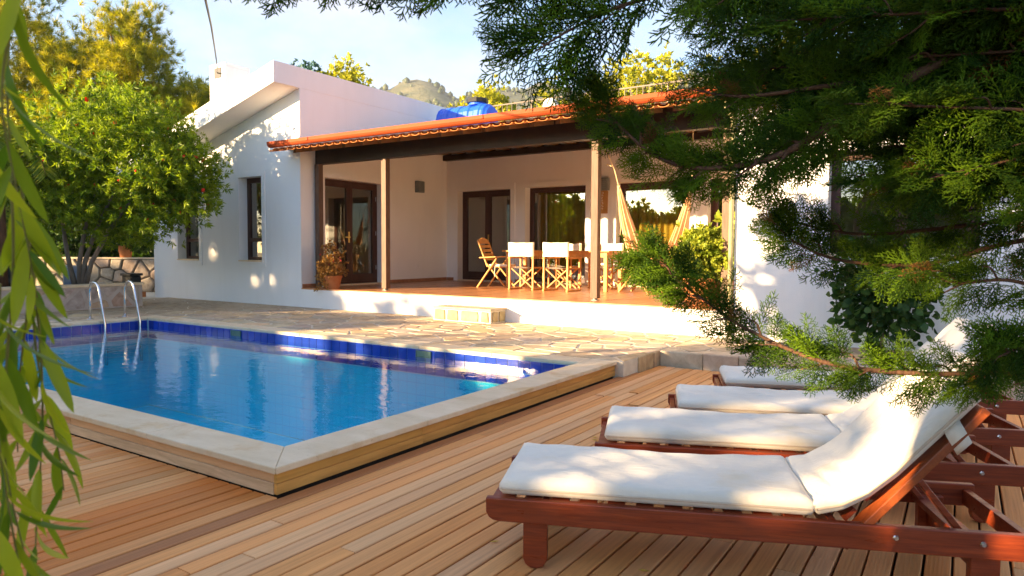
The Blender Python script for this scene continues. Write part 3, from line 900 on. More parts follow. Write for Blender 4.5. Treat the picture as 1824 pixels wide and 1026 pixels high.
MB().box(DS[0] + 0.002, DS[1] - 0.002, -0.03, 0.178, ZP + 0.003, ZP + 0.03, side).build('threshold', M['coping'], house)
BK = [(-7.83, -6.21, ZP, 2.85), (-5.78, -4.16, ZP, 2.85), (-3.40, -1.72, ZP, 2.85), (-1.35, 0.12, ZP, 2.85)]
wall_with_holes('rear_porch_wall', XC, 7.8, ZP - 0.3, 3.95, BK, back, 0.3)
for k, (a0, a1, z0, z1) in enumerate(BK):
    surround(a0, a1, z0, z1, back, 0.13, False)
    if k in (0, 3):
        casement('door', a0, a1, z0 + 0.03, z1, back, 0.2, panes=((0, 0.5), (0.5, 1)), handle=(a0 + (a1 - a0) * 0.5 + 0.02, 1.62), hinges=True)
    else:
        casement('sliding_door', a0, a1, z0 + 0.03, z1, back, 0.2, panes=((0, 1),), leaf=0.05)
    MB().box(a0 + 0.002, a1 - 0.002, -0.03, 0.198, ZP + 0.003, ZP + 0.03, back).build('threshold', M['coping'], house)
# the right wing
RW = [(1.66, 3.25, 1.30, 2.60), (5.0, 6.4, 1.30, 2.60)]
wall_with_holes('right_wing_wall', XR, 7.8, 0.0, 3.42, RW, front, 0.3)
for (a0, a1, z0, z1) in RW:
    surround(a0, a1, z0, z1, front, 0.11)
    casement('window', a0, a1, z0, z1, front, 0.2, panes=((0, 0.5), (0.5, 1)), leaf=0.06, ft=0.05)
    MB().box(a0 + 0.002, a1 - 0.002, -0.045, 0.198, z0 - 0.002, z0 + 0.028, front).build('window_sill', M['coping'], house)
H('right_wing_side', S, XR, XR + 0.3, YF + 0.3, YB, 0.0, 3.42)
H('right_wing_end', S, 7.5, 7.8, YF + 0.3, YB, 0.0, 3.42)
H('main_end', S, 7.5, 7.8, YB + 0.3, 17.0, 0.0, 3.95)
H('main_rear', S, XC, 7.5, 16.7, 17.0, 0.0, 3.95)
H('flat_roof', S, XC + 0.006, 8.0, 10.6, 17.2, 3.955, 4.12)
# inside of the rooms
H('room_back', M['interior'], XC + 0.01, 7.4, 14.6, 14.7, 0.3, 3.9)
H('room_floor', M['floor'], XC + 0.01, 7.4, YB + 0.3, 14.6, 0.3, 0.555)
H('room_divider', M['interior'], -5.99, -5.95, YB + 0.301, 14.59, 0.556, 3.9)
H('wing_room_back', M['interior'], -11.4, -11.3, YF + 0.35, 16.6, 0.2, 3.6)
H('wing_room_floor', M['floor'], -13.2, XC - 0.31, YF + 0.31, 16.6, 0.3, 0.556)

# porch: plinth, floor, skirting
H('porch_plinth', S, XC + 0.001, XR - 0.001, YF + 0.002, YB - 0.001, 0.0, 0.535)
fl = H('porch_floor', M['floor'], XC + 0.003, XR - 0.003, YF - 0.004, YB - 0.003, 0.537, ZP)
for k in range(1, 15):                       # tile joints, each a shallow dark line of its own
    x = XC + k * 0.6
    box('floor_joint', M['dirt'], fl, x - 0.0025, x + 0.0025, YF + 0.02, YB - 0.02, ZP - 0.003, ZP + 0.0012)
for (a0, a1) in ((XC + 0.02, -7.97), (-6.07, -5.92), (-4.02, -3.54), (-1.58, -1.49)):
    MB().box(a0, a1, -0.014, -0.001, ZP + 0.001, ZP + 0.08, back).build('skirting', M['skirting'], house)
for (a0, a1) in ((YF + 0.02, DS[0] - 0.14), (DS[1] + 0.14, YB - 0.016)):
    MB().box(a0, a1, -0.014, -0.001, ZP + 0.001, ZP + 0.08, side).build('skirting', M['skirting'], house)

# posts and beams
for (x, y) in ((-8.10, 7.43), (-6.30, 7.50), (-1.79, 7.50), (0.29, 7.45)):
    p = MB().box(x - 0.06, x + 0.06, y - 0.06, y + 0.06, ZP + 0.035, 3.098).build('post', M['post'], house, bevel=0.006)
    MB().box(x - 0.05, x + 0.05, y - 0.05, y + 0.05, ZP + 0.001, ZP + 0.012).box(x - 0.015, x + 0.015, y - 0.05, y + 0.05, ZP + 0.012, ZP + 0.033).build('post_shoe', M['greymetal'], p)
H('front_beam', M['darkwood'], XC + 0.003, XR + 0.25, 7.42, 7.58, 3.10, 3.44, 0.002)
rb = lambda y: 3.395 + 0.092 * (y - 7.5)      # underside of the rafters
tz = lambda y: 3.262 + 0.205 * (y - 6.53)       # underside of the tiles
H('wall_beam', M['darkwood'], XC + 0.003, XR - 0.003, YB - 0.17, YB - 0.003, rb(11.6) - 0.14, rb(11.6) - 0.004, 0.005)
x = XC + 0.12
while x < 7.9:
    MB().add([(x + sx * 0.04, yy, rb(yy) + zz) for yy in (7.46, 11.766) for zz in (0, 0.075) for sx in (-1, 1)],
             [(0, 2, 3, 1), (4, 5, 7, 6), (0, 1, 5, 4), (2, 6, 7, 3), (0, 4, 6, 2), (1, 3, 7, 5)]).build('rafter', M['rafter'], house)
    MB().add([(x + sx * 0.04, yy, tz(yy) + zz) for yy in (6.80, 7.43) for zz in (-0.06, 0.012) for sx in (-1, 1)],
             [(0, 2, 3, 1), (4, 5, 7, 6), (0, 1, 5, 4), (2, 6, 7, 3), (0, 4, 6, 2), (1, 3, 7, 5)]).build('rafter_tail', M['rafter'], house)
    x += 0.46
MB().add([(xx, yy, rb(yy) + zz) for yy in (7.60, 11.765) for zz in (0.077, 0.09) for xx in (XC + 0.004, 7.95)],
         [(0, 2, 3, 1), (4, 5, 7, 6), (0, 1, 5, 4), (2, 6, 7, 3), (0, 4, 6, 2), (1, 3, 7, 5)]).build('roof_boarding', M['rafter'], house)
# barrel tiles: covers and pans
def barrel(rad, y0, y1, flip, dz):
    b = MB(); n = 7; t = 0.014
    for k in range(n):
        pass
    vs = []
    for y in (y0, y1):
        for rr in (rad, rad - t):
            for k in range(n):
                a = math.pi * k / (n - 1)
                z = rr * math.sin(a) * (-1 if flip else 1)
                vs.append((rr * math.cos(a), y, tz(y) + dz + z * 0.42))
    f = []
    for k in range(n - 1):
        f += [(k, k + 1, 2 * n + k + 1, 2 * n + k), (n + k, 3 * n + k, 3 * n + k + 1, n + k + 1), (k, n + k, n + k + 1, k + 1), (2 * n + k, 2 * n + k + 1, 3 * n + k + 1, 3 * n + k)]
    f += [(0, 2 * n, 3 * n, n), (n - 1, 2 * n - 1, 4 * n - 1, 3 * n - 1)]
    o = b.add(vs, f).build('roof_tile', M['rooftile']); me = o.data; bpy.data.objects.remove(o)
    return me
cover = barrel(0.085, 6.535, 10.58, False, 0.040)
pan = barrel(0.085, 6.525, 10.58, True, 0.0445)
x = XC - 0.24; k = 0
while x < 7.9:
    o = bpy.data.objects.new('roof_tile', cover if k % 2 else pan); COL.objects.link(o); o.parent = house
    o.location = Vector((x, 0, 0)) - house.location
    x += 0.104; k += 1
# gutter: an ogee channel, extruded along the eave
prof = [(6.50, 3.455), (6.495, 3.365), (6.47, 3.335), (6.42, 3.335), (6.39, 3.37), (6.375, 3.40), (6.37, 3.46), (6.355, 3.46), (6.36, 3.385), (6.38, 3.345), (6.41, 3.318), (6.475, 3.318), (6.51, 3.36), (6.512, 3.455)]
gz = -0.025
gut = MB().prism(prof, -8.36, 8.0, lambda a, z, x: (x, a, 3.46 - (3.46 - z) * 0.74 + gz)).build('gutter', M['gutter'], house)
for xx in (-7.2, -3.2, 0.8, 4.6):
    box('gutter_joint', M['gutter'], gut, xx - 0.03, xx + 0.03, 6.345, 6.354, 3.375, 3.432)
# downpipe beside the right wing
MB().tube([(0.475, 6.99, 0.19), (0.475, 6.99, 3.1), (0.475, 6.6, 3.25)], 0.032, 10).build('downpipe', mat_noise('downpipe_paint', (0.45, 0.42, 0.22), (0.55, 0.5, 0.3), 5, 0.5), house, smooth=True)

# ------------------------------------------------------------------ step below the porch
st = empty('stone_step', (-3.78, 6.78, ZT)); tag(st, 'low rubble stone step against the white porch plinth', 'step')
box('step_core', M['mortar'], st, -4.36, -3.19, 6.60, 7.03, ZT - 0.01, 0.372)
rng = random.Random(4)
o = box('step_slab', M['stone'], st, -4.39, -3.16, 6.57, 7.031, 0.3725, 0.405, bevel=0.008); o.color = (0.50, 0.42, 0.31, 1)
for (a0, a1) in ((-4.34, -4.10), (-4.07, -3.83), (-3.79, -3.42), (-3.38, -3.22)):
    poly = [(a0, 0.19), (a1, 0.185), (a1 - 0.01, 0.355), (a0 + 0.02, 0.36)]
    stone_piece('stone', poly, lambda a, z, d: (a, 6.60 - d, z), -0.01, 0.02, M['stone'], st, rng, vary((0.46, 0.34, 0.19), rng), 0.012)
for (a0, a1) in ((6.64, 6.80), (6.83, 7.0)):
    stone_piece('stone', [(a0, 0.19), (a1, 0.19), (a1, 0.35), (a0, 0.355)], lambda a, z, d: (-3.19 + d, a, z), -0.01, 0.02, M['stone'], st, rng, vary((0.46, 0.34, 0.19), rng), 0.012)
# ------------------------------------------------------------------ things fixed to the walls
def wall_lamp(loc, mp, label):
    e = empty('wall_lamp', loc, 0, label, 'lamp', 'louvred wall lamps on the porch')
    b = MB().box(-0.13, 0.13, -0.09, -0.001, -0.14, 0.14, mp); b.build('lamp_body', M['greymetal'], e, bevel=0.004)
    for k in range(6):
        MB().box(-0.115, 0.115, -0.112, -0.0905, -0.115 + k * 0.042, -0.092 + k * 0.042, mp).build('louvre', M['greymetal'], e)
wall_lamp((XC, 10.65, 2.89), lambda a, d, z: (XC - d, 10.65 + a, 2.89 + z), 'grey louvred lamp on the left porch wall')
wall_lamp((-3.70, YB, 2.83), lambda a, d, z: (-3.70 + a, YB + d, 2.83 + z), 'grey louvred lamp above the wooden name board')
so = empty('wall_socket', (XC, 10.60, 0.95), 0, 'small white power socket low on the left porch wall', 'socket')
box('plate', M['whitepaint'], so, XC + 0.001, XC + 0.012, 10.55, 10.65, 0.90, 1.0, bevel=0.003)
box('cover', M['whitepaint'], so, XC + 0.0125, XC + 0.02, 10.565, 10.635, 0.915, 0.985, bevel=0.003)
sg = empty('wooden_sign', (-3.71, YB, 2.45), 0, 'upright wooden name board with white lettering behind the porch post', 'sign')
MB().prism([(-0.11, -0.27), (0.10, -0.27), (0.11, 0.22), (0.05, 0.29), (-0.11, 0.27)], 0.002, 0.022, lambda a, z, d: (-3.71 + a, YB - d, 2.45 + z)).build('board', M['signwood'], sg, bevel=0.003)
rng = random.Random(2)
for k in range(7):
    z = 2.64 - k * 0.058; x = -3.74 + rng.uniform(-0.008, 0.008); y = YB - 0.026
    b = MB()
    pts = [(x - 0.02, y, z), (x - 0.008, y, z + 0.02), (x + 0.004, y, z - 0.018), (x + 0.016, y, z + 0.014), (x + 0.026, y, z - 0.01)]
    rng.shuffle(pts); pts = sorted(pts[:4], key=lambda q: q[2])
    b.tube(pts, 0.0045, 5); b.build('letter', M['whitepaint'], sg)

def curtain(x0, x1, label, seed):
    rng = random.Random(seed); b = MB(); n = int((x1 - x0) / 0.02); vs = []; fs = []
    ph = rng.uniform(0, 6)
    for i in range(n + 1):
        x = x0 + (x1 - x0) * i / n
        w = math.sin(x * 40 + 1.5 * math.sin(x * 7 + ph)) * 0.035 + math.sin(x * 17 + ph) * 0.02
        for z in (ZP + 0.03, 1.6, 2.82): vs.append((x, YB + 0.52 + w * (1.1 if z < 1 else 1.0), z))
    for i in range(n):
        for j in range(2): fs.append((i * 3 + j, (i + 1) * 3 + j, (i + 1) * 3 + j + 1, i * 3 + j + 1))
    o = b.add(vs, fs).build('curtain', M['curtain'], None, smooth=True)
    tag(o, label, 'curtain', 'gold curtains behind the porch glass')
curtain(-5.76, -4.18, 'golden striped curtain behind the glass left of the porch post', 1)
curtain(-3.38, -1.74, 'golden striped curtain behind the glass next to the hammock', 2)
curtain(-8.9, -8.89, 'x', 3) if False else None

# ------------------------------------------------------------------ table and chairs on the porch
tb = empty('dining_table', (-3.75, 9.98, ZP), 0, 'long wooden dining table on the porch', 'table')
TW, TD, TH = 1.22, 0.42, 0.79
for k in range(6):
    y0 = -TD + k * TD / 3
    box('slat', M['teak'], tb, -TW, TW, y0 + 0.003, y0 + TD / 3 - 0.003, TH - 0.03, TH, bevel=0.003, local=True)
for sx in (-1, 1):
    for sy in (-1, 1):
        x, y = sx * (TW - 0.1), sy * (TD - 0.09)
        box('leg', M['teak'], tb, x - 0.035, x + 0.035, y - 0.035, y + 0.035, 0, TH - 0.031, bevel=0.004, local=True)
for sy in (-1, 1): box('apron', M['teak'], tb, -TW + 0.14, TW - 0.14, sy * (TD - 0.09) - 0.012, sy * (TD - 0.09) + 0.012, TH - 0.13, TH - 0.032, local=True)
for sx in (-1, 1): box('apron', M['teak'], tb, sx * (TW - 0.1) - 0.012, sx * (TW - 0.1) + 0.012, -TD + 0.13, TD - 0.13, TH - 0.13, TH - 0.032, local=True)

def director(label, loc, rz):
    e = empty('director_chair', loc, rz, label, 'chair', 'canvas director chairs at the porch table')
    w, d = 0.27, 0.22
    for sx in (-1, 1):
        MB().box(sx * w - 0.018, sx * w + 0.018, -d - 0.014, -d + 0.014, 0.03, 0.93).build('back_upright', M['teak'], e, bevel=0.003, local=True)
        MB().box(sx * w - 0.018, sx * w + 0.018, d - 0.014, d + 0.014, 0.03, 0.625).build('front_upright', M['teak'], e, bevel=0.003, local=True)
        MB().box(sx * w - 0.03, sx * w + 0.03, -d - 0.03, d + 0.05, 0.626, 0.65).build('armrest', M['teak'], e, bevel=0.004, local=True)
        MB().box(sx * w - 0.02, sx * w + 0.02, -d - 0.03, d + 0.03, 0.0, 0.029).build('runner', M['teak'], e, bevel=0.003, local=True)
        MB().box(sx * (w - 0.01) - 0.015, sx * (w - 0.01) + 0.015, -d + 0.016, d - 0.016, 0.43, 0.455).build('seat_rail', M['teak'], e, local=True)
    for sy, off in ((-1, 0.0), (1, 0.0)):
        for s in (-1, 1):
            y = sy * (d - 0.045) + s * 0.013
            MB().bar((-s * (w - 0.03), y, 0.05), (s * (w - 0.03), y, 0.43), 0.022, 0.035, (0, 1, 0)).build('cross_leg', M['teak'], e, bevel=0.002, local=True)
    # canvas seat sags, canvas back bows
    vs = []; fs = []; n = 8
    for i in range(n + 1):
        u = -1 + 2 * i / n
        for y in (-d + 0.01, 0, d - 0.01):
            z = 0.457 - 0.03 * (1 - u * u)
            vs += [(u * (w - 0.005), y, z), (u * (w - 0.005), y, z + 0.005)]
    for i in range(n):
        for j in range(2):
            a = i * 6 + j * 2
            fs += [(a, a + 6, a + 8, a + 2), (a + 1, a + 3, a + 9, a + 7)]
    MB().add(vs, fs).build('seat_canvas', M['director'], e, smooth=True, local=True)
    vs = []; fs = []
    for i in range(n + 1):
        u = -1 + 2 * i / n
        for j, z in enumerate((0.665, 0.75, 0.84, 0.945)):
            y = -d - 0.016 - 0.03 * (1 - u * u) + 0.006 * math.sin(j * 2 + i)
            zz = z + (0.008 * (1 - u * u) * (-1 if j == 3 else 1)) + 0.004 * math.sin(i * 1.7)
            vs += [(u * (w + 0.02), y, zz), (u * (w + 0.02), y + 0.032 * (1 if abs(u) > 0.9 else 0.2), zz)]
    for i in range(n):
        for j in range(3):
            a = i * 8 + j * 2
            fs += [(a, a + 2, a + 10, a + 8), (a + 1, a + 9, a + 11, a + 3)]
    for j in range(3): fs += [(j * 2, j * 2 + 1, j * 2 + 3, j * 2 + 2), (n * 8 + j * 2, n * 8 + j * 2 + 2, n * 8 + j * 2 + 3, n * 8 + j * 2 + 1)]
    MB().add(vs, fs).build('back_canvas', M['director'], e, smooth=True, local=True)
    return e
director('left director chair with cream canvas, back turned to the pool', (-4.30, 9.46, ZP), R(2))
director('right director chair with cream canvas, back turned to the pool', (-3.48, 9.44, ZP), R(-3))
director('far side director chair facing the pool, hidden behind the left chair', (-4.15, 10.78, ZP), R(180))
director('far side director chair by the right end, its cream back over the table', (-3.18, 10.80, ZP), R(176))

def armchair(label, loc, rz):
    e = empty('folding_armchair', loc, rz, label, 'chair', 'wooden slatted armchairs at the table ends')
    w = 0.26
    for s in (-1, 1):
        y = s * w
        MB().bar((-0.36, y, 0.0), (0.10, y, 0.62), 0.028, 0.05, (0, 1, 0)).build('rear_leg', M['teak'], e, bevel=0.003, local=True)
        MB().bar((0.30, y - s * 0.031, 0.0), (-0.14, y - s * 0.031, 0.50), 0.028, 0.05, (0, 1, 0)).build('front_leg', M['teak'], e, bevel=0.003, local=True)
        MB().bar((-0.13, y - s * 0.031, 0.44), (-0.36, y - s * 0.031, 0.99), 0.028, 0.045, (0, 1, 0)).build('back_stile', M['teak'], e, bevel=0.003, local=True)
        MB().bar((-0.30, y + s * 0.01, 0.63), (0.26, y + s * 0.01, 0.66), 0.055, 0.024).build('armrest', M['teak'], e, bevel=0.004, local=True)
    for k in range(5):
        t = 0.30 + k * 0.16
        x, z = -0.13 - 0.23 * t, 0.44 + 0.55 * t
        MB().box(x - 0.008, x + 0.008, -w + 0.05, w - 0.05, z - 0.03, z + 0.03).build('back_slat', M['teak'], e, bevel=0.003, local=True)
    MB().prism([(-w + 0.04, 0.97), (w - 0.04, 0.97), (w - 0.04, 1.015), (0.12, 1.03), (0.06, 1.055), (-0.06, 1.055), (-0.12, 1.03), (-w + 0.04, 1.015)], -0.372, -0.35, lambda a, z, x: (x, a, z)).build('crest_rail', M['teak'], e, bevel=0.003, local=True)
    for k in range(6):
        x = -0.13 + k * 0.075
        MB().box(x, x + 0.06, -w + 0.05, w - 0.05, 0.425, 0.443).build('seat_slat', M['teak'], e, bevel=0.002, local=True)
    MB().box(-0.14, 0.32, -w + 0.03, w - 0.03, 0.446, 0.492).build('seat_pad', M['director'], e, bevel=0.018, local=True)
    MB().tube([(0.05, -w + 0.02, 0.45), (0.052, -w - 0.0, 0.36), (0.045, -w + 0.01, 0.24)], 0.006, 5).build('tie', M['director'], e, local=True)
armchair('slatted wooden armchair at the left end of the table', (-5.22, 9.78, ZP), R(8))
armchair('slatted wooden armchair at the right end beside the hammock', (-2.08, 9.95, ZP), R(172))

# ------------------------------------------------------------------ hammock
hm = empty('hammock', (-1.28, 8.6, ZP), 0, 'peach cloth hammock hanging folded between porch beam and post', 'hammock')
A = Vector((-1.92, 8.62, 2.47)); Bp = Vector((-0.645, 8.58, 2.30)); low = Vector((-1.26, 8.6, 0.93))
ns, ntt = 48, 36
vs = []
for i in range(ns + 1):
    s = i / ns
    # deep hanging U between the two gathered ends
    c = (A * (1 - s) ** 2 + Bp * s ** 2 + (low * 2 - (A + Bp) * 0.5) * 2 * s * (1 - s))
    ds = (Bp - low) * 1 if s > .5 else (low - A) * 1
    tx = (-(A * 2 * (1 - s)) + Bp * 2 * s + (low * 2 - (A + Bp) * 0.5) * (2 - 4 * s)).normalized()
    nrm = Vector((-tx.z, 0, tx.x))
    g = math.sin(math.pi * s) ** 0.65
    wid = 0.025 + 0.135 * g
    for j in range(ntt + 1):
        t = -1 + 2 * j / ntt
        pl = math.sin(t * 13 + s * 2.0) * 0.022 * g + math.sin(t * 29 + s * 5) * 0.006 * g
        p = c + nrm * (t * wid * (0.9 + 0.25 * math.sin(s * 9))) + Vector((0, 1, 0)) * ((1 - t * t) * -0.20 * g + pl * 2.0)
        vs.append(p[:])
fs = [(i * (ntt + 1) + j, (i + 1) * (ntt + 1) + j, (i + 1) * (ntt + 1) + j + 1, i * (ntt + 1) + j + 1) for i in range(ns) for j in range(ntt)]
cl = MB().add(vs, fs).build('hammock_cloth', M['hammock'], hm, smooth=True)
sm = cl.modifiers.new('thick', 'SOLIDIFY'); sm.thickness = 0.004
MB().tube([A[:], (-2.0, 8.62, 2.75), (-2.05, 8.45, 3.0), (-2.10, 7.66, 3.38)], 0.009, 6).build('rope', M['rope'], hm)
MB().tube([(-2.03, 8.56, 2.80), (-2.11, 8.56, 2.84), (-2.13, 8.56, 2.81)], 0.010, 6).build('rope_tail', M['rope'], hm)
MB().tube([(-1.90, 8.60, 2.44), (-1.88, 8.57, 2.0), (-1.84, 8.56, 1.75), (-1.85, 8.56, 1.62)], 0.006, 6).build('tie_cord', M['rope'], hm)
MB().tube([Bp[:], (-0.61, 8.58, 2.55), (-0.60, 8.55, 3.41)], 0.012, 6).build('rope', M['rope'], hm)

# ------------------------------------------------------------------ pots
def pot(name, loc, r, h, label, group=None, taper=0.72, mat='terracotta'):
    e = empty(name, loc, 0, label, 'plant pot', group)
    prof = [(0.0, 0.0), (r * taper, 0.0), (r * 0.94, h * 0.84), (r, h * 0.84), (r * 1.02, h * 0.9), (r, h), (r * 0.9, h), (r * 0.86, h * 0.86), (0.0, h * 0.86)]
    MB().lathe(prof).build('pot_body', M[mat], e, smooth=False, local=True)
    MB().lathe([(0.0, h * 0.87), (r * 0.87, h * 0.875)]).build('soil', M['soil'], e, local=True)
    return e
pot_left = pot('flower_pot', (-7.50, 7.22, ZP), 0.20, 0.27, 'terracotta pot with trailing reddish plant at the porch corner')
pot_right = pot('flower_pot', (-0.10, 7.48, ZP), 0.25, 0.40, 'large terracotta pot with a leafy green bush by the right post', taper=0.8)
pot_small = pot('flower_pot', (0.10, 8.05, ZP), 0.16, 0.36, 'narrow dark terracotta pot behind the leafy bush', taper=0.85)

# ------------------------------------------------------------------ on the roof
tk = empty('water_tank', (-6.95, 10.95, 4.12), 0, 'blue plastic water tank with black lid on the flat roof', 'water tank')
n = 16; vs = []; fs = []
xsr = []
for k in range(41):
    x = -0.76 + 1.52 * k / 40
    r = 0.315 + (0.02 if (k // 4) % 2 == 0 else 0.0)
    if k < 3: r *= (0.55 + 0.15 * k)
    if k > 37: r *= (0.72 + 0.12 * (40 - k))
    xsr.append((x, r))
for x, r in xsr:
    for k in range(n): vs.append((x, r * 1.05 * math.cos(2 * math.pi * k / n), 0.33 + r * 0.98 * math.sin(2 * math.pi * k / n)))
fs = [(i * n + k, (i + 1) * n + k, (i + 1) * n + (k + 1) % n, i * n + (k + 1) % n) for i in range(40) for k in range(n)] + [tuple(range(n)), tuple(40 * n + k for k in range(n))]
MB().add(vs, fs).build('tank_body', M['tankblue'], tk, local=True)
MB().lathe([(0.0, 0.0), (0.21, 0.0), (0.20, 0.06), (0, 0.06)], (0.33, 0, 0.625)).build('neck', M['tankblue'], tk, local=True)
lid = MB(); lid.lathe([(0.0, 0.0), (0.25, 0.0), (0.25, 0.09), (0.23, 0.10), (0, 0.10)], (0.33, 0, 0.686), 12)
lid.build('lid', M['black'], tk, local=True)
for s in (-0.45, 0.45): MB().box(s - 0.05, s + 0.05, -0.3, 0.3, 0.0, 0.05).build('cradle', M['railgrey'], tk, local=True)

rl = empty('roof_railing', (-2.5, 12.5, 4.12), 0, 'thin pale metal railing along the flat roof', 'railing')
for z in (4.22, 5.08): MB().tube([(-7.9, 12.5, z), (3.5, 12.5, z)], 0.018, 6).build('rail', M['railgrey'], rl)
for k in range(77):
    x = -7.85 + k * 0.148
    if k % 12 == 0: MB().tube([(x, 12.5, 4.121), (x, 12.5, 5.10)], 0.022, 6).build('post', M['railgrey'], rl)
    else: MB().tube([(x, 12.5, 4.22), (x, 12.5, 5.08)], 0.008, 5).build('baluster', M['railgrey'], rl)
ds = empty('satellite_dish', (-4.95, 11.5, 4.12), 0, 'small white dish standing on the roof before the railing', 'dish')
MB().lathe([(0.0, 0.0), (0.1, 0.012), (0.19, 0.05), (0.185, 0.055), (0.1, 0.02), (0, 0.008)], (0, 0, 0), 20).build('reflector', M['whitepaint'], ds, smooth=True, local=True)
d = ds.children[0]; d.rotation_euler = (R(-70), 0, R(20)); d.location = (0, 0, 0.52)
MB().tube([(0, 0.03, 0), (0, 0.03, 0.5)], 0.02, 6).build('mast', M['railgrey'], ds, local=True)

# a dark cable rising from the chimney vent
MB2 = MB().tube([(-11.73, 7.58, 5.48), (-10.485, 6.744, 5.157 + 0.12), (-7.883, 4.955, 4.785), (-5.188, 3.098, 4.254), (-3.4, 1.852, 3.864), (-2.0, 0.8, 3.75)], 0.013, 6)
o = MB2.build('cable', M['black']); tag(o, 'thin dark cable running up from the chimney vent', 'cable')

# ------------------------------------------------------------------ pool ladder
ld = empty('pool_ladder', (-8.85, 3.6, ZT), 0, 'stainless steel ladder rails arching over the pool corner', 'ladder')
for y in (3.33, 3.90):
    pts = [(-9.0, y, ZC - 0.01), (-9.0, y, 0.50)]
    for k in range(9):
        a = math.pi - math.pi * 0.86 * k / 8
        pts.append((-8.84 + 0.16 * math.cos(a), y, 0.62 + 0.17 * math.sin(a)))
    pts += [(-8.53, y, 0.10), (-8.50, y, -0.55)]
    MB().tube(pts, 0.021, 12).build('rail', M['steel'], ld, smooth=True)
    MB().lathe([(0.021, 0.0), (0.05, 0.0), (0.048, 0.012), (0.022, 0.018)], (-9.0, y, ZC + 0.002)).build('flange', M['steel'], ld, smooth=True)
for z in (-0.1, -0.35):
    MB().box(-8.56, -8.48, 3.35, 3.88, z, z + 0.025).build('tread', M['steel'], ld, bevel=0.004)

# ------------------------------------------------------------------ sun loungers
def cushion_mesh(path, thick, width, seed, nv=22, crease=0.4):
    """pad swept along a side profile (x,z = underside line), rounded all round"""
    rng = random.Random(seed)
    P = [Vector((a, 0, c)) for a, c in path]
    # resample
    seg = [0]
    for k in range(1, len(P)): seg.append(seg[-1] + (P[k] - P[k - 1]).length)
    L = seg[-1]; nu = int(L / 0.022)
    def at(s):
        for k in range(1, len(P)):
            if s <= seg[k] + 1e-9:
                t = (s - seg[k - 1]) / max(1e-6, seg[k] - seg[k - 1]); return P[k - 1].lerp(P[k], t)
        return P[-1]
    us = [0, 0.012, 0.03] + [0.05 + (L - 0.1) * k / nu for k in range(nu + 1)] + [L - 0.03, L - 0.012, L]
    ws = [0, 0.012, 0.03] + [0.05 + (width - 0.1) * k / nv for k in range(nv + 1)] + [width - 0.03, width - 0.012, width]
    def prof(d, r=0.05):
        d = min(d / r, 1); return math.sqrt(max(0, 1 - (1 - d) ** 2))
    ph = [rng.uniform(0, 6) for _ in range(6)]
    vs = []; nW = len(ws)
    for side in (1, -1):
        for s in us:
            c = at(s); t = (at(min(L, s + 0.03)) - at(max(0, s - 0.03))).normalized(); nrm = Vector((-t.z, 0, t.x))
            for w in ws:
                e = min(prof(s), prof(L - s), prof(w), prof(width - w))
                h = thick / 2 + side * (thick / 2) * (0.30 + 0.70 * e)
                if side == 1:
                    h += e * (0.004 * math.sin(s * 9 + ph[0] + 3 * math.sin(w * 6 + ph[1])) + 0.003 * math.sin(w * 17 + s * 5 + ph[2]) + 0.0022 * math.sin(s * 31 + w * 23 + ph[3]))
                    h -= 0.008 * e * math.exp(-((s - L * 0.5) / 0.3) ** 2)
                    h += crease * e * 0.0045 * math.sin(s * 62 + 5 * math.sin(w * 5 + ph[4])) * math.exp(-((s - 0.2) / 0.16) ** 2) * math.exp(-((w - width * 0.3) / 0.22) ** 2)
                p = c + nrm * h
                vs.append((p.x, w, p.z))
    fs = []; nU = len(us); off = nU * nW
    for i in range(nU - 1):
        for j in range(nW - 1):
            a = i * nW + j
            fs += [(a, a + nW, a + nW + 1, a + 1), (off + a, off + a + 1, off + a + nW + 1, off + a + nW)]
    for i in range(nU - 1):
        for j in (0, nW - 1):
            a = i * nW + j; fs.append((a, off + a, off + a + nW, a + nW))
    for j in range(nW - 1):
        for i in (0, nU - 1):
            a = i * nW + j; fs.append((a, a + 1, off + a + 1, off + a))
    # seam piping round the lower edge
    pipe = []
    k = 0.42
    def edge(s, w):
        c = at(s); t = (at(min(L, s + 0.03)) - at(max(0, s - 0.03))).normalized(); nrm = Vector((-t.z, 0, t.x)); p = c + nrm * thick * k
        return (p.x, w, p.z)
    pipe = [edge(s, -0.002) for s in us[1:-1]] + [edge(L + 0.0, w) for w in ws[1:-1]] + [edge(s, width + 0.002) for s in reversed(us[1:-1])] + [edge(0.0, w) for w in reversed(ws[1:-1])]
    pipe.append(pipe[0])
    return vs, fs, pipe

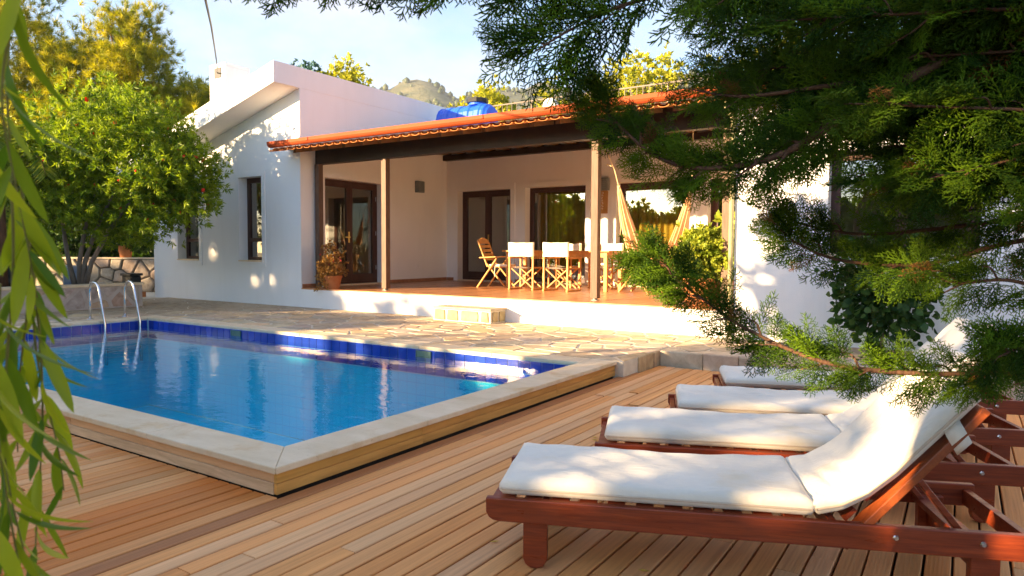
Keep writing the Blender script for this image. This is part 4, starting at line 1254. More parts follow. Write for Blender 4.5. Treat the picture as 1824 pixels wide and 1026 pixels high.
def lounger(seed):
    e = empty('sun_lounger', (0, 0, 0))
    mw = M['mahogany']
    Lr, Wd = 2.12, 0.62
    rail = [(0.0, 0.305), (0.0, 0.245), (0.012, 0.222), (0.03, 0.210), (0.06, 0.205), (Lr, 0.205), (Lr, 0.305)]
    for y in (0.0, Wd - 0.035):
        MB().prism(rail, y, y + 0.035, lambda a, z, yy: (a, yy, z)).build('side_rail', mw, e, bevel=0.005, local=True)
    leg = [(0.155, 0.255), (0.155, 0.04), (0.165, 0.015), (0.185, 0.002), (0.205, 0.0), (0.225, 0.002), (0.245, 0.015), (0.258, 0.04), (0.258, 0.255)]
    for dx in (0.0, 1.72):
        for y in (0.036, Wd - 0.076):
            MB().prism(leg, y, y + 0.04, lambda a, z, yy: (a + dx, yy, z)).build('leg', mw, e, bevel=0.004, local=True)
        MB().box(0.19 + dx, 0.225 + dx, 0.077, Wd - 0.077, 0.12, 0.19).build('stretcher', mw, e, bevel=0.003, local=True)
    for k in range(11):
        x = 0.045 + k * 0.116
        MB().box(x, x + 0.072, 0.0355, Wd - 0.0355, 0.285, 0.303).build('slat', mw, e, bevel=0.002, local=True)
    for x in (0.012, 1.38, 2.07):
        MB().box(x, x + 0.03, 0.0355, Wd - 0.0355, 0.215, 0.283).build('cross_rail', mw, e, bevel=0.002, local=True)
    for y in (0.037, Wd - 0.069):
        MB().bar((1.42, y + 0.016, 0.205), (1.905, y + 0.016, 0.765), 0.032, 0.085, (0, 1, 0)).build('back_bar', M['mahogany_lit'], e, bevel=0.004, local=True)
    for k in range(6):
        t = 0.14 + k * 0.15
        x, z = 1.42 + 0.485 * t - 0.032, 0.205 + 0.56 * t + 0.030
        MB().bar((x - 0.02, Wd / 2, z - 0.023), (x + 0.02, Wd / 2, z + 0.023), Wd - 0.15, 0.016, (-0.75, 0, 0.65)).build('back_slat', mw, e, local=True)
    for y in (0.074, Wd - 0.098):
        MB().bar((1.70, y + 0.012, 0.47), (1.905, y + 0.012, 0.21), 0.024, 0.05, (0, 1, 0)).build('prop_strut', mw, e, bevel=0.004, local=True)
    MB().box(1.86, 1.93, 0.0355, Wd - 0.0355, 0.222, 0.25).build('notch_rail', mw, e, bevel=0.003, local=True)
    for x in (1.60, 1.90):
        b = MB().lathe([(0, 0), (0.012, 0), (0.008, 0.006), (0, 0.006)], (0, 0, 0), 10).build('bolt', M['steel'], e, local=True)
        b.rotation_euler = (R(90), 0, 0); b.location = (x, -0.0005, 0.262)
    vs, fs, pipe = cushion_mesh([(0.055, 0.305), (0.3, 0.306), (1.0, 0.306), (1.315, 0.305)], 0.085, 0.575, seed)
    o = MB().add([(x, y + 0.022, z) for x, y, z in vs], fs).build('seat_cushion', M['canvas'], e, smooth=True, local=True)
    MB().tube([(x, y + 0.022, z) for x, y, z in pipe], 0.0055, 6, False).build('piping', M['piping'], o, local=True)
    vs, fs, pipe = cushion_mesh([(1.320, 0.308), (1.42, 0.335), (1.52, 0.395), (1.62, 0.485), (1.72, 0.595), (1.82, 0.705), (1.905, 0.80)], 0.082, 0.575, seed + 9, crease=1.6)
    o = MB().add([(x, y + 0.022, z) for x, y, z in vs], fs).build('back_cushion', M['canvas'], e, smooth=True, local=True)
    MB().tube([(x, y + 0.022, z) for x, y, z in pipe], 0.0055, 6, False).build('piping', M['piping'], o, local=True)
    # cloth tab that holds the pad on the back bar
    for y in (0.012,):
        vs = []
        for (x, z) in ((1.765, 0.665), (1.815, 0.715)):
            vs += [(x, y + 0.022, z + 0.01), (x, y - 0.004, z - 0.005), (x + 0.015, y - 0.004, z - 0.03), (x + 0.035, y + 0.004, z - 0.062), (x + 0.05, y + 0.02, z - 0.08)]
        st_ = MB().add(vs, [(k, k + 1, k + 6, k + 5) for k in range(4)]).build('strap', M['canvas'], e, smooth=True, local=True)
        s = st_.modifiers.new('thick', 'SOLIDIFY'); s.thickness = 0.003
    return e
M['mahogany_lit'] = worn_wood('mahogany_back_sunlit', (0.17, 0.035, 0.010), (0.32, 0.080, 0.020), (0.42, 0.16, 0.04), (5, 16, 5))  # lit copy of the mahogany: sunlight on the back bars put into the colour
LP = [((1.444, -0.062, 0), 22.5, 'nearest white cushioned lounger with lit dark red timber frame'),
      ((1.455, 0.945, 0), 22.3, 'second white cushioned lounger counted from the camera'),
      ((1.545, 1.85, 0), 21.5, 'third white cushioned lounger counted from the camera'),
      ((1.56, 2.85, 0), 21.0, 'farthest white cushioned lounger, nearest to the stone terrace')]
proto = lounger(1)
for k, (loc, a, lab) in enumerate(LP):
    o = proto if k == 0 else copy_tree(proto)
    o.location = loc; o.rotation_euler = (0, 0, R(a))
    tag(o, lab, 'sun lounger', 'sun loungers in a row on the deck')

# ------------------------------------------------------------------ planter and stone wall at the far left
rng = random.Random(8)
pw = empty('planter_wall', (-11.2, 3.0, ZT), 0, 'low plastered stone planter wall beside the pool ladder', 'wall')
box('wall_core', M['plaster_old'], pw, -11.30, -11.0, -3.5, 5.30, -0.05, 0.60)
box('wall_core', M['plaster_old'], pw, -13.0, -11.301, 5.0, 5.30, -0.05, 0.599)
box('coping', M['coping'], pw, -11.33, -10.97, -3.5, 5.33, 0.601, 0.65, bevel=0.008)
for p in cells(0.0, 5.25, 0.19, 0.58, 0.42, 0.2, rng, 0.35, 0.03):
    if rng.random() < 0.62:
        stone_piece('stone', p, lambda a, z, d: (-11.0 + d, a, z), -0.02, 0.006, M['rubble'], pw, rng, vary(rng.choice([(0.50, 0.42, 0.37), (0.50, 0.37, 0.27), (0.46, 0.40, 0.36)]), rng), 0.01)
box('soil_bed', M['soil'], pw, -13.2, -11.302, -3.5, 4.99, 0.1, 0.56)
sw = empty('stone_wall', (-16.2, 8.0, 0.0), 0, 'dry rubble stone wall left of the white house', 'wall')
wdir = Vector((2.8, 1.83, 0)).normalized(); wn_ = Vector((wdir.y, -wdir.x, 0))
w0 = Vector((-20.5, 4.87, 0))
def wm(a, z, d): p = w0 + wdir * a + wn_ * d; return (p.x, p.y, z)
MB().prism([(0, -0.05), (7.0, -0.05), (7.0, 1.06), (0, 1.06)], -0.4, 0.0, wm).build('wall_core', M['rubble_mortar'], sw)
MB().prism([(0, 1.061), (7.0, 1.061), (7.0, 1.10), (0, 1.10)], -0.44, 0.05, wm).build('coping', M['coping'], sw)
for p in cells(0.5, 7.0, 0.15, 1.05, 0.42, 0.30, rng, 0.4, 0.011):
    stone_piece('stone', p, wm, -0.02, 0.05 + rng.uniform(-0.015, 0.02), M['rubble'], sw, rng, vary(rng.choice([(0.42, 0.36, 0.29), (0.46, 0.38, 0.28), (0.36, 0.31, 0.26)]), rng), 0.03)
# pots, black ornament, board
q = Vector(wm(5.05, 1.10, -0.2)); pot_wall = pot('flower_pot', q, 0.20, 0.33, 'terracotta pot standing on the rubble stone wall', taper=0.7)
bo = empty('garden_ornament', (-12.35, 3.55, 0.56), R(-20), 'black rounded garden ornament standing in the planter bed', 'ornament')
b = MB()
prof = [(-0.30, 0.0), (0.22, 0.0), (0.36, 0.03), (0.42, 0.12), (0.41, 0.22), (0.34, 0.28), (0.30, 0.42), (0.18, 0.52), (-0.12, 0.54), (-0.30, 0.48)]
b.prism(prof, -0.18, 0.18, lambda a, z, y: (a * 0.9, y, z)); b.build('body', M['black'], bo, bevel=0.05, local=True)
c = MB().lathe([(0, 0), (0.05, 0.005), (0.045, 0.012), (0, 0.014)], (0, 0, 0), 12).build('pale_spot', M['whitepaint'], bo, local=True)
c.rotation_euler = (R(90), 0, 0); c.location = (0.25, -0.181, 0.2)
bd = empty('printed_board', (-12.1, 4.55, 0.56), R(35), 'pale blue patterned board leaning behind the shrub stems', 'board')
MB().box(-0.24, 0.24, -0.012, 0.012, 0.0, 0.42).build('panel', M['board'], bd, local=True)
MB().box(-0.26, -0.241, -0.015, 0.015, 0.0, 0.44).box(0.241, 0.26, -0.015, 0.015, 0.0, 0.44).box(-0.241, 0.241, -0.015, 0.015, 0.421, 0.44).build('frame', M['whitepaint'], bd, local=True)
bx = empty('black_box', (-13.75, 6.55, 0.17), R(10), 'small black box at the foot of the gable wall', 'box')
MB().box(-0.16, 0.16, -0.14, 0.14, 0.13, 0.52).build('body', M['black'], bx, bevel=0.02, local=True)
MB().box(-0.19, 0.19, -0.17, 0.17, 0.52, 0.58).build('lid', M['black'], bx, bevel=0.015, local=True)
MB().box(-0.24, 0.24, -0.2, 0.2, 0.0, 0.13).build('base_block', M['terracotta'], bx, bevel=0.01, local=True)

# ------------------------------------------------------------------ fallen leaves on the deck
rng = random.Random(17)
lf = mat_noise('dry_leaf', (0.55, 0.30, 0.04), (0.70, 0.46, 0.08), 12, 0.8)
spots = [(0.95, 1.98, 'dry yellow leaf on the deck before the second lounger'), (0.92, 2.04, 'curled dry leaf touching the one before the second lounger'), (-3.05, -0.33, 'yellow leaf on the deck beside the willow strands'),
         (1.33, 0.17, 'tiny dry leaf near the foot of the nearest lounger'), (2.02, 0.28, 'pale seed husk under the nearest lounger')]
for x, y, lab in spots:
    a = rng.uniform(0, 6.28); s = rng.uniform(0.022, 0.032)
    vs = [(-1.0, 0, 0.10), (-0.3, 0.34, 0.22), (0.4, 0.30, 0.2), (1.0, 0, 0.35), (0.4, -0.30, 0.25), (-0.3, -0.34, 0.15), (0.05, 0, 0.0)]
    pts = [(x + s * (u * math.cos(a) - v * math.sin(a)), y + s * (u * math.sin(a) + v * math.cos(a)), 0.003 + s * w * 0.6) for u, v, w in vs]
    o = MB().add(pts, [(6, k, (k + 1) % 6) for k in range(6)]).build('fallen_leaf', lf)
    sm = o.modifiers.new('thick', 'SOLIDIFY'); sm.thickness = 0.0008
    tag(o, lab, 'leaf', 'leaves fallen on the deck')
# ------------------------------------------------------------------ vegetation
def leaf_t(L, w, fold=0.25, droop=0.0, seg=3):
    """pointed leaf blade along +y, folded on the midrib; triangles"""
    V = []; F = []
    for i in range(seg + 1):
        t = i / seg
        hw = w * (math.sin(math.pi * min(1, t * 0.92 + 0.06)) ** 0.8) if 0 < i < seg else 0.0
        z = -droop * t * t * L
        V.append((0, t * L, z))
        if 0 < i < seg: V += [(-hw, t * L, z + hw * fold), (hw, t * L, z + hw * fold)]
    idx = [0]; n = 1; rows = []
    for i in range(1, seg): rows.append((n, n + 1, n + 2)); n += 3
    tip = n
    first = rows[0]
    F += [(0, first[0], first[1]), (0, first[2], first[0])]
    for a, b in zip(rows[:-1], rows[1:]):
        F += [(a[0], b[0], b[1]), (a[0], b[1], a[1]), (a[0], a[2], b[2]), (a[0], b[2], b[0])]
    l = rows[-1]
    F += [(l[0], tip, l[1]), (l[0], l[2], tip)]
    return np.array(V, float), np.array(F, int)

def merge(parts):
    V = []; F = []; n = 0
    for v, f in parts:
        V.append(v); F.append(f + n); n += len(v)
    return np.concatenate(V), np.concatenate(F)

def xf(t, M3, p, s=1.0):
    return (t[0] @ (np.asarray(M3).T)) * s + np.asarray(p), t[1]

def dirs_in(rng, n):
    return unit(rng.normal(size=(n, 3)))

def cone(p, q, r):
    p = np.asarray(p, float); q = np.asarray(q, float); d = q - p; L = np.linalg.norm(d)
    d = d / max(L, 1e-9); a = np.cross(d, [0.3, 0.5, 0.81]); a /= max(np.linalg.norm(a), 1e-9); b = np.cross(d, a)
    mid = p + d * L * 0.62
    V = [p + r * 0.8 * (a * math.cos(k * 2.094) + b * math.sin(k * 2.094)) for k in range(3)] + [mid + r * (a * math.cos(k * 2.094 + 1) + b * math.sin(k * 2.094 + 1)) for k in range(3)] + [q]
    F = []
    for k in range(3):
        k2 = (k + 1) % 3
        F += [(k, k2, 3 + k2), (k, 3 + k2, 3 + k), (3 + k, 3 + k2, 6)]
    return np.array(V), np.array(F)

def cypress_frond(seed, L=0.22, n=14, r=0.0029):
    """flat feathery spray of scale-leaf twigs along +y"""
    rng = np.random.default_rng(seed); parts = []
    bend = rng.uniform(-0.18, 0.18); sag = rng.uniform(0.0, 0.25)
    ax = lambda t: np.array([bend * L * t * t, L * t, -sag * L * t * t])
    for k in range(4): parts.append(cone(ax(k / 4), ax((k + 1.15) / 4), r * 0.9))
    for i in range(n):
        t = 0.08 + 0.90 * i / n; s = 1 if i % 2 else -1
        l = L * 0.42 * (1 - t) ** 0.75 * min(1.0, 0.55 + t * 2.5) * rng.uniform(0.8, 1.15) + 0.014
        a = R(rng.uniform(34, 52)) * s; lift = rng.uniform(-0.25, 0.3)
        d = np.array([math.sin(a), math.cos(a), lift]); d /= np.linalg.norm(d)
        p = ax(t); q = p + d * l
        parts.append(cone(p, q, r))
        m = max(1, int(l / 0.0125))
        for j in range(m):
            u = (j + 0.6) / (m + 0.3); ss = 1 if j % 2 else -1
            aa = a + ss * R(rng.uniform(28, 46)); ll = (0.030 * (1 - 0.45 * u) + 0.006) * rng.uniform(0.75, 1.2)
            dd = np.array([math.sin(aa), math.cos(aa), lift + rng.uniform(-0.35, 0.35)]); dd /= np.linalg.norm(dd)
            pp = p + d * l * u
            parts.append(cone(pp, pp + dd * ll, r * 0.95))
    return merge(parts)
FRONDS = [cypress_frond(s) for s in range(6)]

def polyline(pts, n):
    P = np.array(pts, float)
    # Catmull-Rom
    Q = np.vstack([2 * P[0] - P[1], P, 2 * P[-1] - P[-2]]); out = []
    for t in np.linspace(0, len(P) - 1 - 1e-6, n):
        i = int(t); f = t - i; a, b, c, d = Q[i], Q[i + 1], Q[i + 2], Q[i + 3]
        out.append(0.5 * (2 * b + (c - a) * f + (2 * a - 5 * b + 4 * c - d) * f * f + (3 * b - a - 3 * c + d) * f ** 3))
    return np.array(out)

BOUGHS = {
'low': [(3.55, 0.12, 0.97), (3.26, 0.06, 1.0), (3.02, -0.04, 0.99), (2.78, -0.14, 1.01), (2.56, -0.21, 1.1), (2.4, -0.25, 1.21), (2.30, -0.27, 1.285), (2.235, -0.28, 1.335)],
'mid': [(3.68, 0.6, 1.44), (3.27, 0.39, 1.39), (3.0, 0.27, 1.31), (2.76, 0.17, 1.32), (2.62, 0.14, 1.38), (2.55, 0.10, 1.45)],
'mid2': [(3.7, 0.74, 1.58), (3.27, 0.45, 1.47), (3.05, 0.3, 1.43), (2.82, 0.22, 1.41), (2.65, 0.16, 1.44), (2.51, 0.13, 1.5)],
'mid3': [(3.63, 0.32, 1.27), (3.36, 0.14, 1.24), (3.21, 0.04, 1.27), (3.08, 0.02, 1.26), (2.98, 0.02, 1.31)],
'mid4': [(3.52, -0.0, 1.19), (3.34, -0.12, 1.13), (3.24, -0.18, 1.1), (3.17, -0.24, 1.07)],
'up': [(3.45, 0.13, 2.1), (2.99, -0.19, 1.84), (2.77, -0.22, 1.71), (2.63, -0.26, 1.63), (2.45, -0.32, 1.6), (2.28, -0.32, 1.65), (2.14, -0.35, 1.78), (2.05, -0.36, 1.88)],
'up2': [(2.99, -0.19, 1.84), (2.77, -0.21, 1.83), (2.53, -0.25, 1.82), (2.36, -0.27, 1.86)],
'top': [(3.46, 0.27, 2.42), (2.78, -0.18, 2.30), (2.36, -0.4, 2.22), (2.06, -0.54, 2.19), (1.77, -0.72, 2.21), (1.45, -0.88, 2.25), (1.16, -1.01, 2.25)],
'top2': [(2.78, -0.18, 2.24), (2.52, -0.36, 2.14), (2.25, -0.48, 2.08), (2.09, -0.53, 2.02), (1.99, -0.59, 1.95)],
}
MASS = [(3.24, 0.63, 2.06), (3.14, 0.98, 1.71), (3.2, -0.21, 1.45), (2.83, -0.39, 1.74), (3.34, 0.28, 1.57), (3.04, 0.7, 2.09), (3.28, 0.77, 1.5), (2.32, 0.03, 1.98), (2.85, -0.21, 1.55), (2.14, 0.43, 2.34), (2.44, -0.2, 2.03), (3.0, -0.27, 1.54), (3.29, 0.26, 1.59), (2.44, 0.09, 1.77), (2.48, 0.37, 2.22), (3.03, -0.06, 1.55), (3.07, -0.3, 2.0), (2.86, 0.36, 1.75), (2.95, 0.61, 2.06), (2.15, 0.36, 2.32), (2.93, 0.41, 1.6), (2.9, 0.41, 1.6), (2.82, 0.3, 1.8), (2.67, -0.03, 1.68), (2.98, 0.66, 1.91), (3.01, 0.75, 2.36), (3.28, 0.84, 2.06), (3.19, -0.07, 1.75), (3.09, 0.11, 1.53), (2.87, -0.16, 2.12), (2.49, 0.07, 1.78), (2.85, 0.08, 1.94), (2.81, 0.29, 1.79), (3.1, 1.05, 1.96), (2.77, 0.66, 1.94), (2.96, 0.1, 1.54), (2.91, -0.1, 1.66), (3.11, -0.1, 1.99), (2.83, -0.19, 2.11), (2.9, 0.02, 2.14), (2.44, -0.11, 1.93), (3.24, -0.02, 1.82), (2.72, 0.24, 1.97), (2.34, 0.12, 1.94), (2.58, 0.34, 1.98), (3.24, 0.24, 1.97), (3.01, -0.22, 1.54), (3.24, -0.0, 1.86), (2.51, 0.16, 2.21), (3.28, 0.53, 2.0), (3.26, 1.16, 1.97), (2.49, 0.08, 1.92), (3.13, 0.28, 1.65), (3.23, 0.92, 1.96), (2.67, -0.47, 1.96), (2.35, 0.31, 1.89), (3.37, 0.82, 1.72), (2.64, 0.54, 2.24), (2.68, -0.35, 2.07), (2.9, -0.24, 1.88)]

def cypress():
    rng = np.random.default_rng(7)
    base = np.array([4.4, 0.36, 0.0])
    t = empty('cypress_tree', base, 0, 'dark green cypress whose feathery boughs hang over the loungers', 'tree')
    trunk = MB().tube([base, base + [0.02, 0.03, 1.2], base + [-0.03, 0.05, 2.6], base + [0.0, 0.0, 4.2], base + [0.02, 0.02, 6.0]], [0.16, 0.135, 0.11, 0.07, 0.02], 12)
    wood = MB()
    pos = []; ax = []; hint = []; sc = []
    def add_fronds(path, t0, t1, n, s0, s1, spread=(28, 62), down=0.12, flat=None):
        m = len(path)
        for k in range(n):
            t_ = t0 + (t1 - t0) * (k + rng.random()) / n
            i = min(m - 2, int(t_ * (m - 1))); p = path[i] + (path[i + 1] - path[i]) * (t_ * (m - 1) - i)
            tg = unit(path[min(m - 1, i + 1)] - path[max(0, i - 1)])
            r_ = rng.normal(size=3); perp = unit(r_ - tg * (r_ @ tg))
            if flat is not None:
                f = flat - tg * (flat @ tg); f = unit(f); g = np.cross(tg, f)
                perp = unit(g * rng.choice([-1, 1]) + f * rng.normal() * 0.45)
            a = R(rng.uniform(*spread))
            d = unit(tg * math.cos(a) + perp * math.sin(a) + np.array([0, 0, -down * rng.random()]))
            pos.append(p); ax.append(d); hint.append(unit(np.cross(tg, perp) + rng.normal(size=3) * 0.35)); sc.append(s0 + (s1 - s0) * t_ + rng.uniform(-0.1, 0.1))
        # the tip carries on the line of the bough
        pos.append(path[-2]); ax.append(unit(path[-1] - path[-3])); hint.append(rng.normal(size=3)); sc.append(s1)
    toward = unit(np.array([3.1, -2.4, 1.35]) - np.array([2.6, 0.0, 1.4]))
    def bough(pts, r0, dens, s0=0.85, s1=0.7, sub=0.30, root=True, start=0.0, facing=True, nsub=5.0):
        P = ([tuple(base + [0, 0, pts[0][2] + 0.12 if pts[0][2] < 2 else pts[0][2] - 0.15])] if root else []) + list(pts)
        path = polyline(P, 10 * len(P))
        rad = np.linspace(r0, 0.0022, len(path))
        wood.tube([tuple(p) for p in path], list(rad), 6)
        L = np.linalg.norm(np.diff(path, axis=0), axis=1).sum()
        add_fronds(path, start, 0.99, int(L * dens), s0, s1, flat=toward if facing else None)
        for k in range(int(L * nsub)):
            t_ = start + (0.97 - start) * (k + rng.random()) / max(1, int(L * nsub)); i = min(len(path) - 2, int(t_ * (len(path) - 1)))
            tg = unit(path[i + 1] - path[max(0, i - 1)]); r_ = rng.normal(size=3)
            if facing: r_ = np.cross(tg, toward) * (1 if k % 2 else -1) + r_ * 0.35
            perp = unit(r_ - tg * (r_ @ tg)); a = R(rng.uniform(30, 60))
            d = unit(tg * math.cos(a) + perp * math.sin(a)); l = sub * rng.uniform(0.5, 1.1) * (1 - 0.55 * t_)
            q = [path[i], path[i] + d * l * 0.5 + np.array([0, 0, 0.01]), path[i] + unit(d + tg * 0.4) * l]
            sp = polyline(q, 8)
            wood.tube([tuple(p) for p in sp], list(np.linspace(r0 * 0.35, 0.0018, 8)), 5)
            add_fronds(sp, 0.15, 0.98, max(3, int(l * 38)), 0.55, 0.42, flat=toward if facing else None)
    bough(BOUGHS['low'], 0.012, 60, 0.50, 0.52, 0.11, start=0.2, nsub=9)
    bough(BOUGHS['mid'], 0.012, 26, 0.62, 0.58, 0.14, start=0.15, nsub=4)
    bough(BOUGHS['mid2'], 0.012, 24, 0.62, 0.55, 0.14, start=0.15, nsub=4)
    bough(BOUGHS['mid3'], 0.010, 26, 0.6, 0.5, 0.14, start=0.2)
    bough(BOUGHS['mid4'], 0.010, 30, 0.6, 0.5, 0.12, start=0.25)
    bough(BOUGHS['up'], 0.020, 60, 0.62, 0.5, 0.13, start=0.1, nsub=9)
    bough(BOUGHS['up2'], 0.010, 46, 0.7, 0.55, 0.2, root=False)
    bough(BOUGHS['top'], 0.020, 34, 1.0, 0.8, 0.24, start=0.1, nsub=5)
    bough(BOUGHS['top2'], 0.010, 40, 1.1, 0.85, 0.26, root=False)
    # the thick of the crown
    for k, q in enumerate(MASS):
        q = np.array(q); z0 = q[2] + rng.uniform(-0.1, 0.35)
        st = base + np.array([0, 0, z0]); mid = st * 0.5 + q * 0.5 + np.array([0, 0, rng.uniform(-0.05, 0.12)])
        bough([tuple(mid), tuple(q * 0.55 + mid * 0.45), tuple(q)], 0.009, 26, 0.75, 0.6, 0.2, start=0.25, facing=False, nsub=7)
    # boughs all round the rest of the tree, outside the picture
    for k in range(36):
        a = rng.uniform(0, 6.283); z = rng.uniform(0.8, 5.2); rr = (1.9 - 0.28 * z) * rng.uniform(0.75, 1.1)
        if z < 2.6 and (math.cos(a) < 0.15): z += 1.9
        q = base + np.array([math.cos(a) * rr, math.sin(a) * rr, z + rng.uniform(0, 0.3)])
        st = base + np.array([0, 0, z]); bough([tuple(st * 0.5 + q * 0.5), tuple(q)], 0.012, 16, 1.7, 1.5, 0.4, start=0.2, facing=False, nsub=3)
    trunk.build('trunk', M['bark'], t, smooth=True)
    wood.build('branches', M['bark'], t, smooth=True)
    pos = np.array(pos); F = frames(np.array(ax), np.array(hint))
    sc = np.clip(np.array(sc), 0.35, 2); dead = rng.random(len(pos)) < 0.025
    scatter('crown', FRONDS, pos[~dead], F[~dead], sc[~dead], M['lf_cypress'], t, rng)
    scatter('dead_sprigs', FRONDS, pos[dead], F[dead], sc[dead] * 0.7, M['dead'], t, rng)
    print('cypress fronds', len(pos))
cypress()

# ------------------------------------------------------------------ willow strands at the left edge
def willow():
    rng = np.random.default_rng(12)
    base = np.array([0.75, -2.9, 0.0])
    t = empty('willow_tree', base, 0, 'willow with long yellow green leaves hanging at the left edge', 'tree')
    MB().tube([base, base + [0.05, 0.0, 1.2], base + [0.0, 0.1, 2.3], base + [0.4, 0.45, 3.1]], [0.11, 0.09, 0.07, 0.04], 10).build('trunk', M['bark'], t, smooth=True)
    wood = MB()
    limb = polyline([tuple(base + [0, 0.1, 2.3]), (1.2, -2.4, 2.75), (1.75, -2.1, 2.7), (2.2, -1.8, 2.5)], 24)
    wood.tube([tuple(p) for p in limb], list(np.linspace(0.03, 0.008, 24)), 7)
    LEAVES = []
    for k in range(5):
        LEAVES.append(leaf_t(0.1, 0.0066 + 0.0012 * (k % 3), 0.35, droop=(-0.35, 0.1, 0.35, 0.6, -0.1)[k], seg=9))
    pos = []; ax = []; hint = []; sc = []
    FW = np.array([-0.546, 0.836, -0.048]); RT = np.array([0.837, 0.547, 0.0])
    def strand(a, b, n, s=1.0, wob=0.011):
        """hanging twig from a down to b"""
        a = np.array(a) + RT * 0.012; b = np.array(b) + RT * 0.014
        P = [a + (b - a) * (k / 6) + RT * wob * math.sin(k / 6 * 5 + a[0] * 40) for k in range(7)]
        path = polyline(P, 40)
        wood.tube([tuple(p) for p in path], list(np.linspace(0.0022, 0.0009, 40) * s), 5)
        for k in range(n):
            u = (k + rng.uniform(0.2, 0.8)) / n; i = min(38, int(u * 39)); p = path[i]; tg = unit(path[i + 1] - path[i])
            r_ = RT * (1 if k % 2 else -1) * rng.uniform(0.5, 1.0) + np.array(rng.normal(size=3)) * 0.45; perp = unit(r_ - tg * (r_ @ tg))
            a = R(rng.uniform(14, 48)); dd = unit(tg * math.cos(a) + perp * math.sin(a) + np.array([0, 0, -0.25]))
            pos.append(p); ax.append(dd); hint.append(unit(-FW + rng.normal(size=3) * 0.7)); sc.append(s * rng.uniform(0.7, 1.25))
    # strands
    strand((2.089, -2.030, 1.701), (2.058, -2.002, 1.284), 13, 0.95)
    strand((2.237, -2.079, 1.652), (2.193, -2.073, 1.419), 7, 1)
    strand((2.020, -1.984, 1.396), (1.995, -1.973, 0.839), 18, 0.95)
    strand((2.050, -2.022, 1.447), (1.973, -2.009, 0.888), 15, 0.9)
    strand((1.951, -1.950, 1.328), (1.954, -1.932, 0.982), 13, 0.95)
    strand((2.105, -2.054, 1.306), (2.079, -2.037, 0.854), 16, 1)
    strand((2.130, -2.076, 1.668), (2.091, -2.083, 0.966), 14, 1.1)
    strand((1.947, -2.074, 1.708), (1.904, -2.082, 1.016), 14, 1.1)
    strand((2.035, -2.000, 1.44), (1.985, -1.985, 1.06), 13, 1.0)
    strand((2.09, -2.045, 1.25), (2.06, -2.02, 0.90), 13, 0.9)
    wood.build('twigs', M['twig'], t, smooth=True)
    scatter('leaves', LEAVES, np.array(pos), frames(np.array(ax), np.array(hint)), np.array(sc), M['lf_willow'], t, rng, smooth=True)
willow()

# ------------------------------------------------------------------ generic crowns
def clumped(rng, center, radii, nclump, per, spread, shell=0.55):
    c = dirs_in(rng, nclump) * (rng.random((nclump, 1)) ** 0.45 * (1 - shell) + shell) * np.array(radii) * rng.uniform(0.75, 1.08, (nclump, 1)) + np.array(center)
    p = np.repeat(c, per, 0) + rng.normal(size=(nclump * per, 3)) * spread
    out = unit(p - np.array(center) + 1e-6)
    return p, out, c

def rosette(rng, n, L, w, spread=55, seg=2, up=0.5):
    parts = []
    for k in range(n):
        a = rng.uniform(0, 6.283); e = R(rng.uniform(10, spread + 25))
        d = np.array([math.sin(e) * math.cos(a), math.cos(e), math.sin(e) * math.sin(a)])
        Fm = frames(d[None], rng.normal(size=(1, 3)))[0]
        parts.append(xf(leaf_t(L * rng.uniform(0.7, 1.15), w, 0.3, 0.15, max(2, seg)), Fm, np.array([0, rng.uniform(0, L * 0.5), 0])))
    return merge(parts)

def tuft(rng, n, L, r):
    """pine needle tuft: thin triangles"""
    V = []; F = []
    for k in range(n):
        a = rng.uniform(0, 6.283); e = R(rng.uniform(8, 75))
        d = np.array([math.sin(e) * math.cos(a), math.cos(e), math.sin(e) * math.sin(a)]); s = unit(np.cross(d, rng.normal(size=3)))
        p = np.array([0, rng.uniform(-0.3, 0.3) * L, 0]); l = L * rng.uniform(0.7, 1.1); i = len(V)
        V += [p - s * r, p + s * r, p + d * l]; F.append((i, i + 1, i + 2))
    return np.array(V), np.array(F)

def tree(name, label, base, height, center_h, radii, temps, mat, rng, nclump, per, spread, scale=(0.8, 1.2), bark='barkgrey', group=None, limbs=8, trunk_r=0.16, shell=0.5, cat='tree', lean=(0, 0), updir=0.35):
    base = np.array(base, float)
    t = empty(name, base, 0, label, cat, group)
    cen = base + np.array([lean[0], lean[1], center_h])
    p, out, cl = clumped(rng, cen, radii, nclump, per, spread, shell)
    keep = p[:, 2] > base[2] + 0.1
    p = p[keep]; out = out[keep]
    b = MB()
    b.tube([tuple(base), tuple(base * 0.5 + cen * 0.5 + rng.normal(size=3) * 0.06 * height * 0.2), tuple(cen), tuple(cen + np.array([0, 0, radii[2] * 0.7]))], [trunk_r, trunk_r * 0.75, trunk_r * 0.5, trunk_r * 0.12], 8)
    for k in range(limbs):
        q = cl[rng.integers(0, len(cl))]; s = base * 0.35 + cen * 0.65 + np.array([0, 0, rng.uniform(-0.2, 0.25) * radii[2]])
        m_ = s * 0.5 + q * 0.5 + np.array([0, 0, -0.05 * radii[2]])
        b.tube([tuple(s), tuple(m_), tuple(q)], [trunk_r * 0.42, trunk_r * 0.26, trunk_r * 0.07], 6)
    b.build('trunk', M[bark], t, smooth=True)
    a = unit(out + rng.normal(size=p.shape) * 0.7 + np.array([0, 0, updir]))
    scatter('crown', temps, p, frames(a, rng.normal(size=p.shape)), rng.uniform(scale[0], scale[1], len(p)), M[mat], t, rng)
    return t

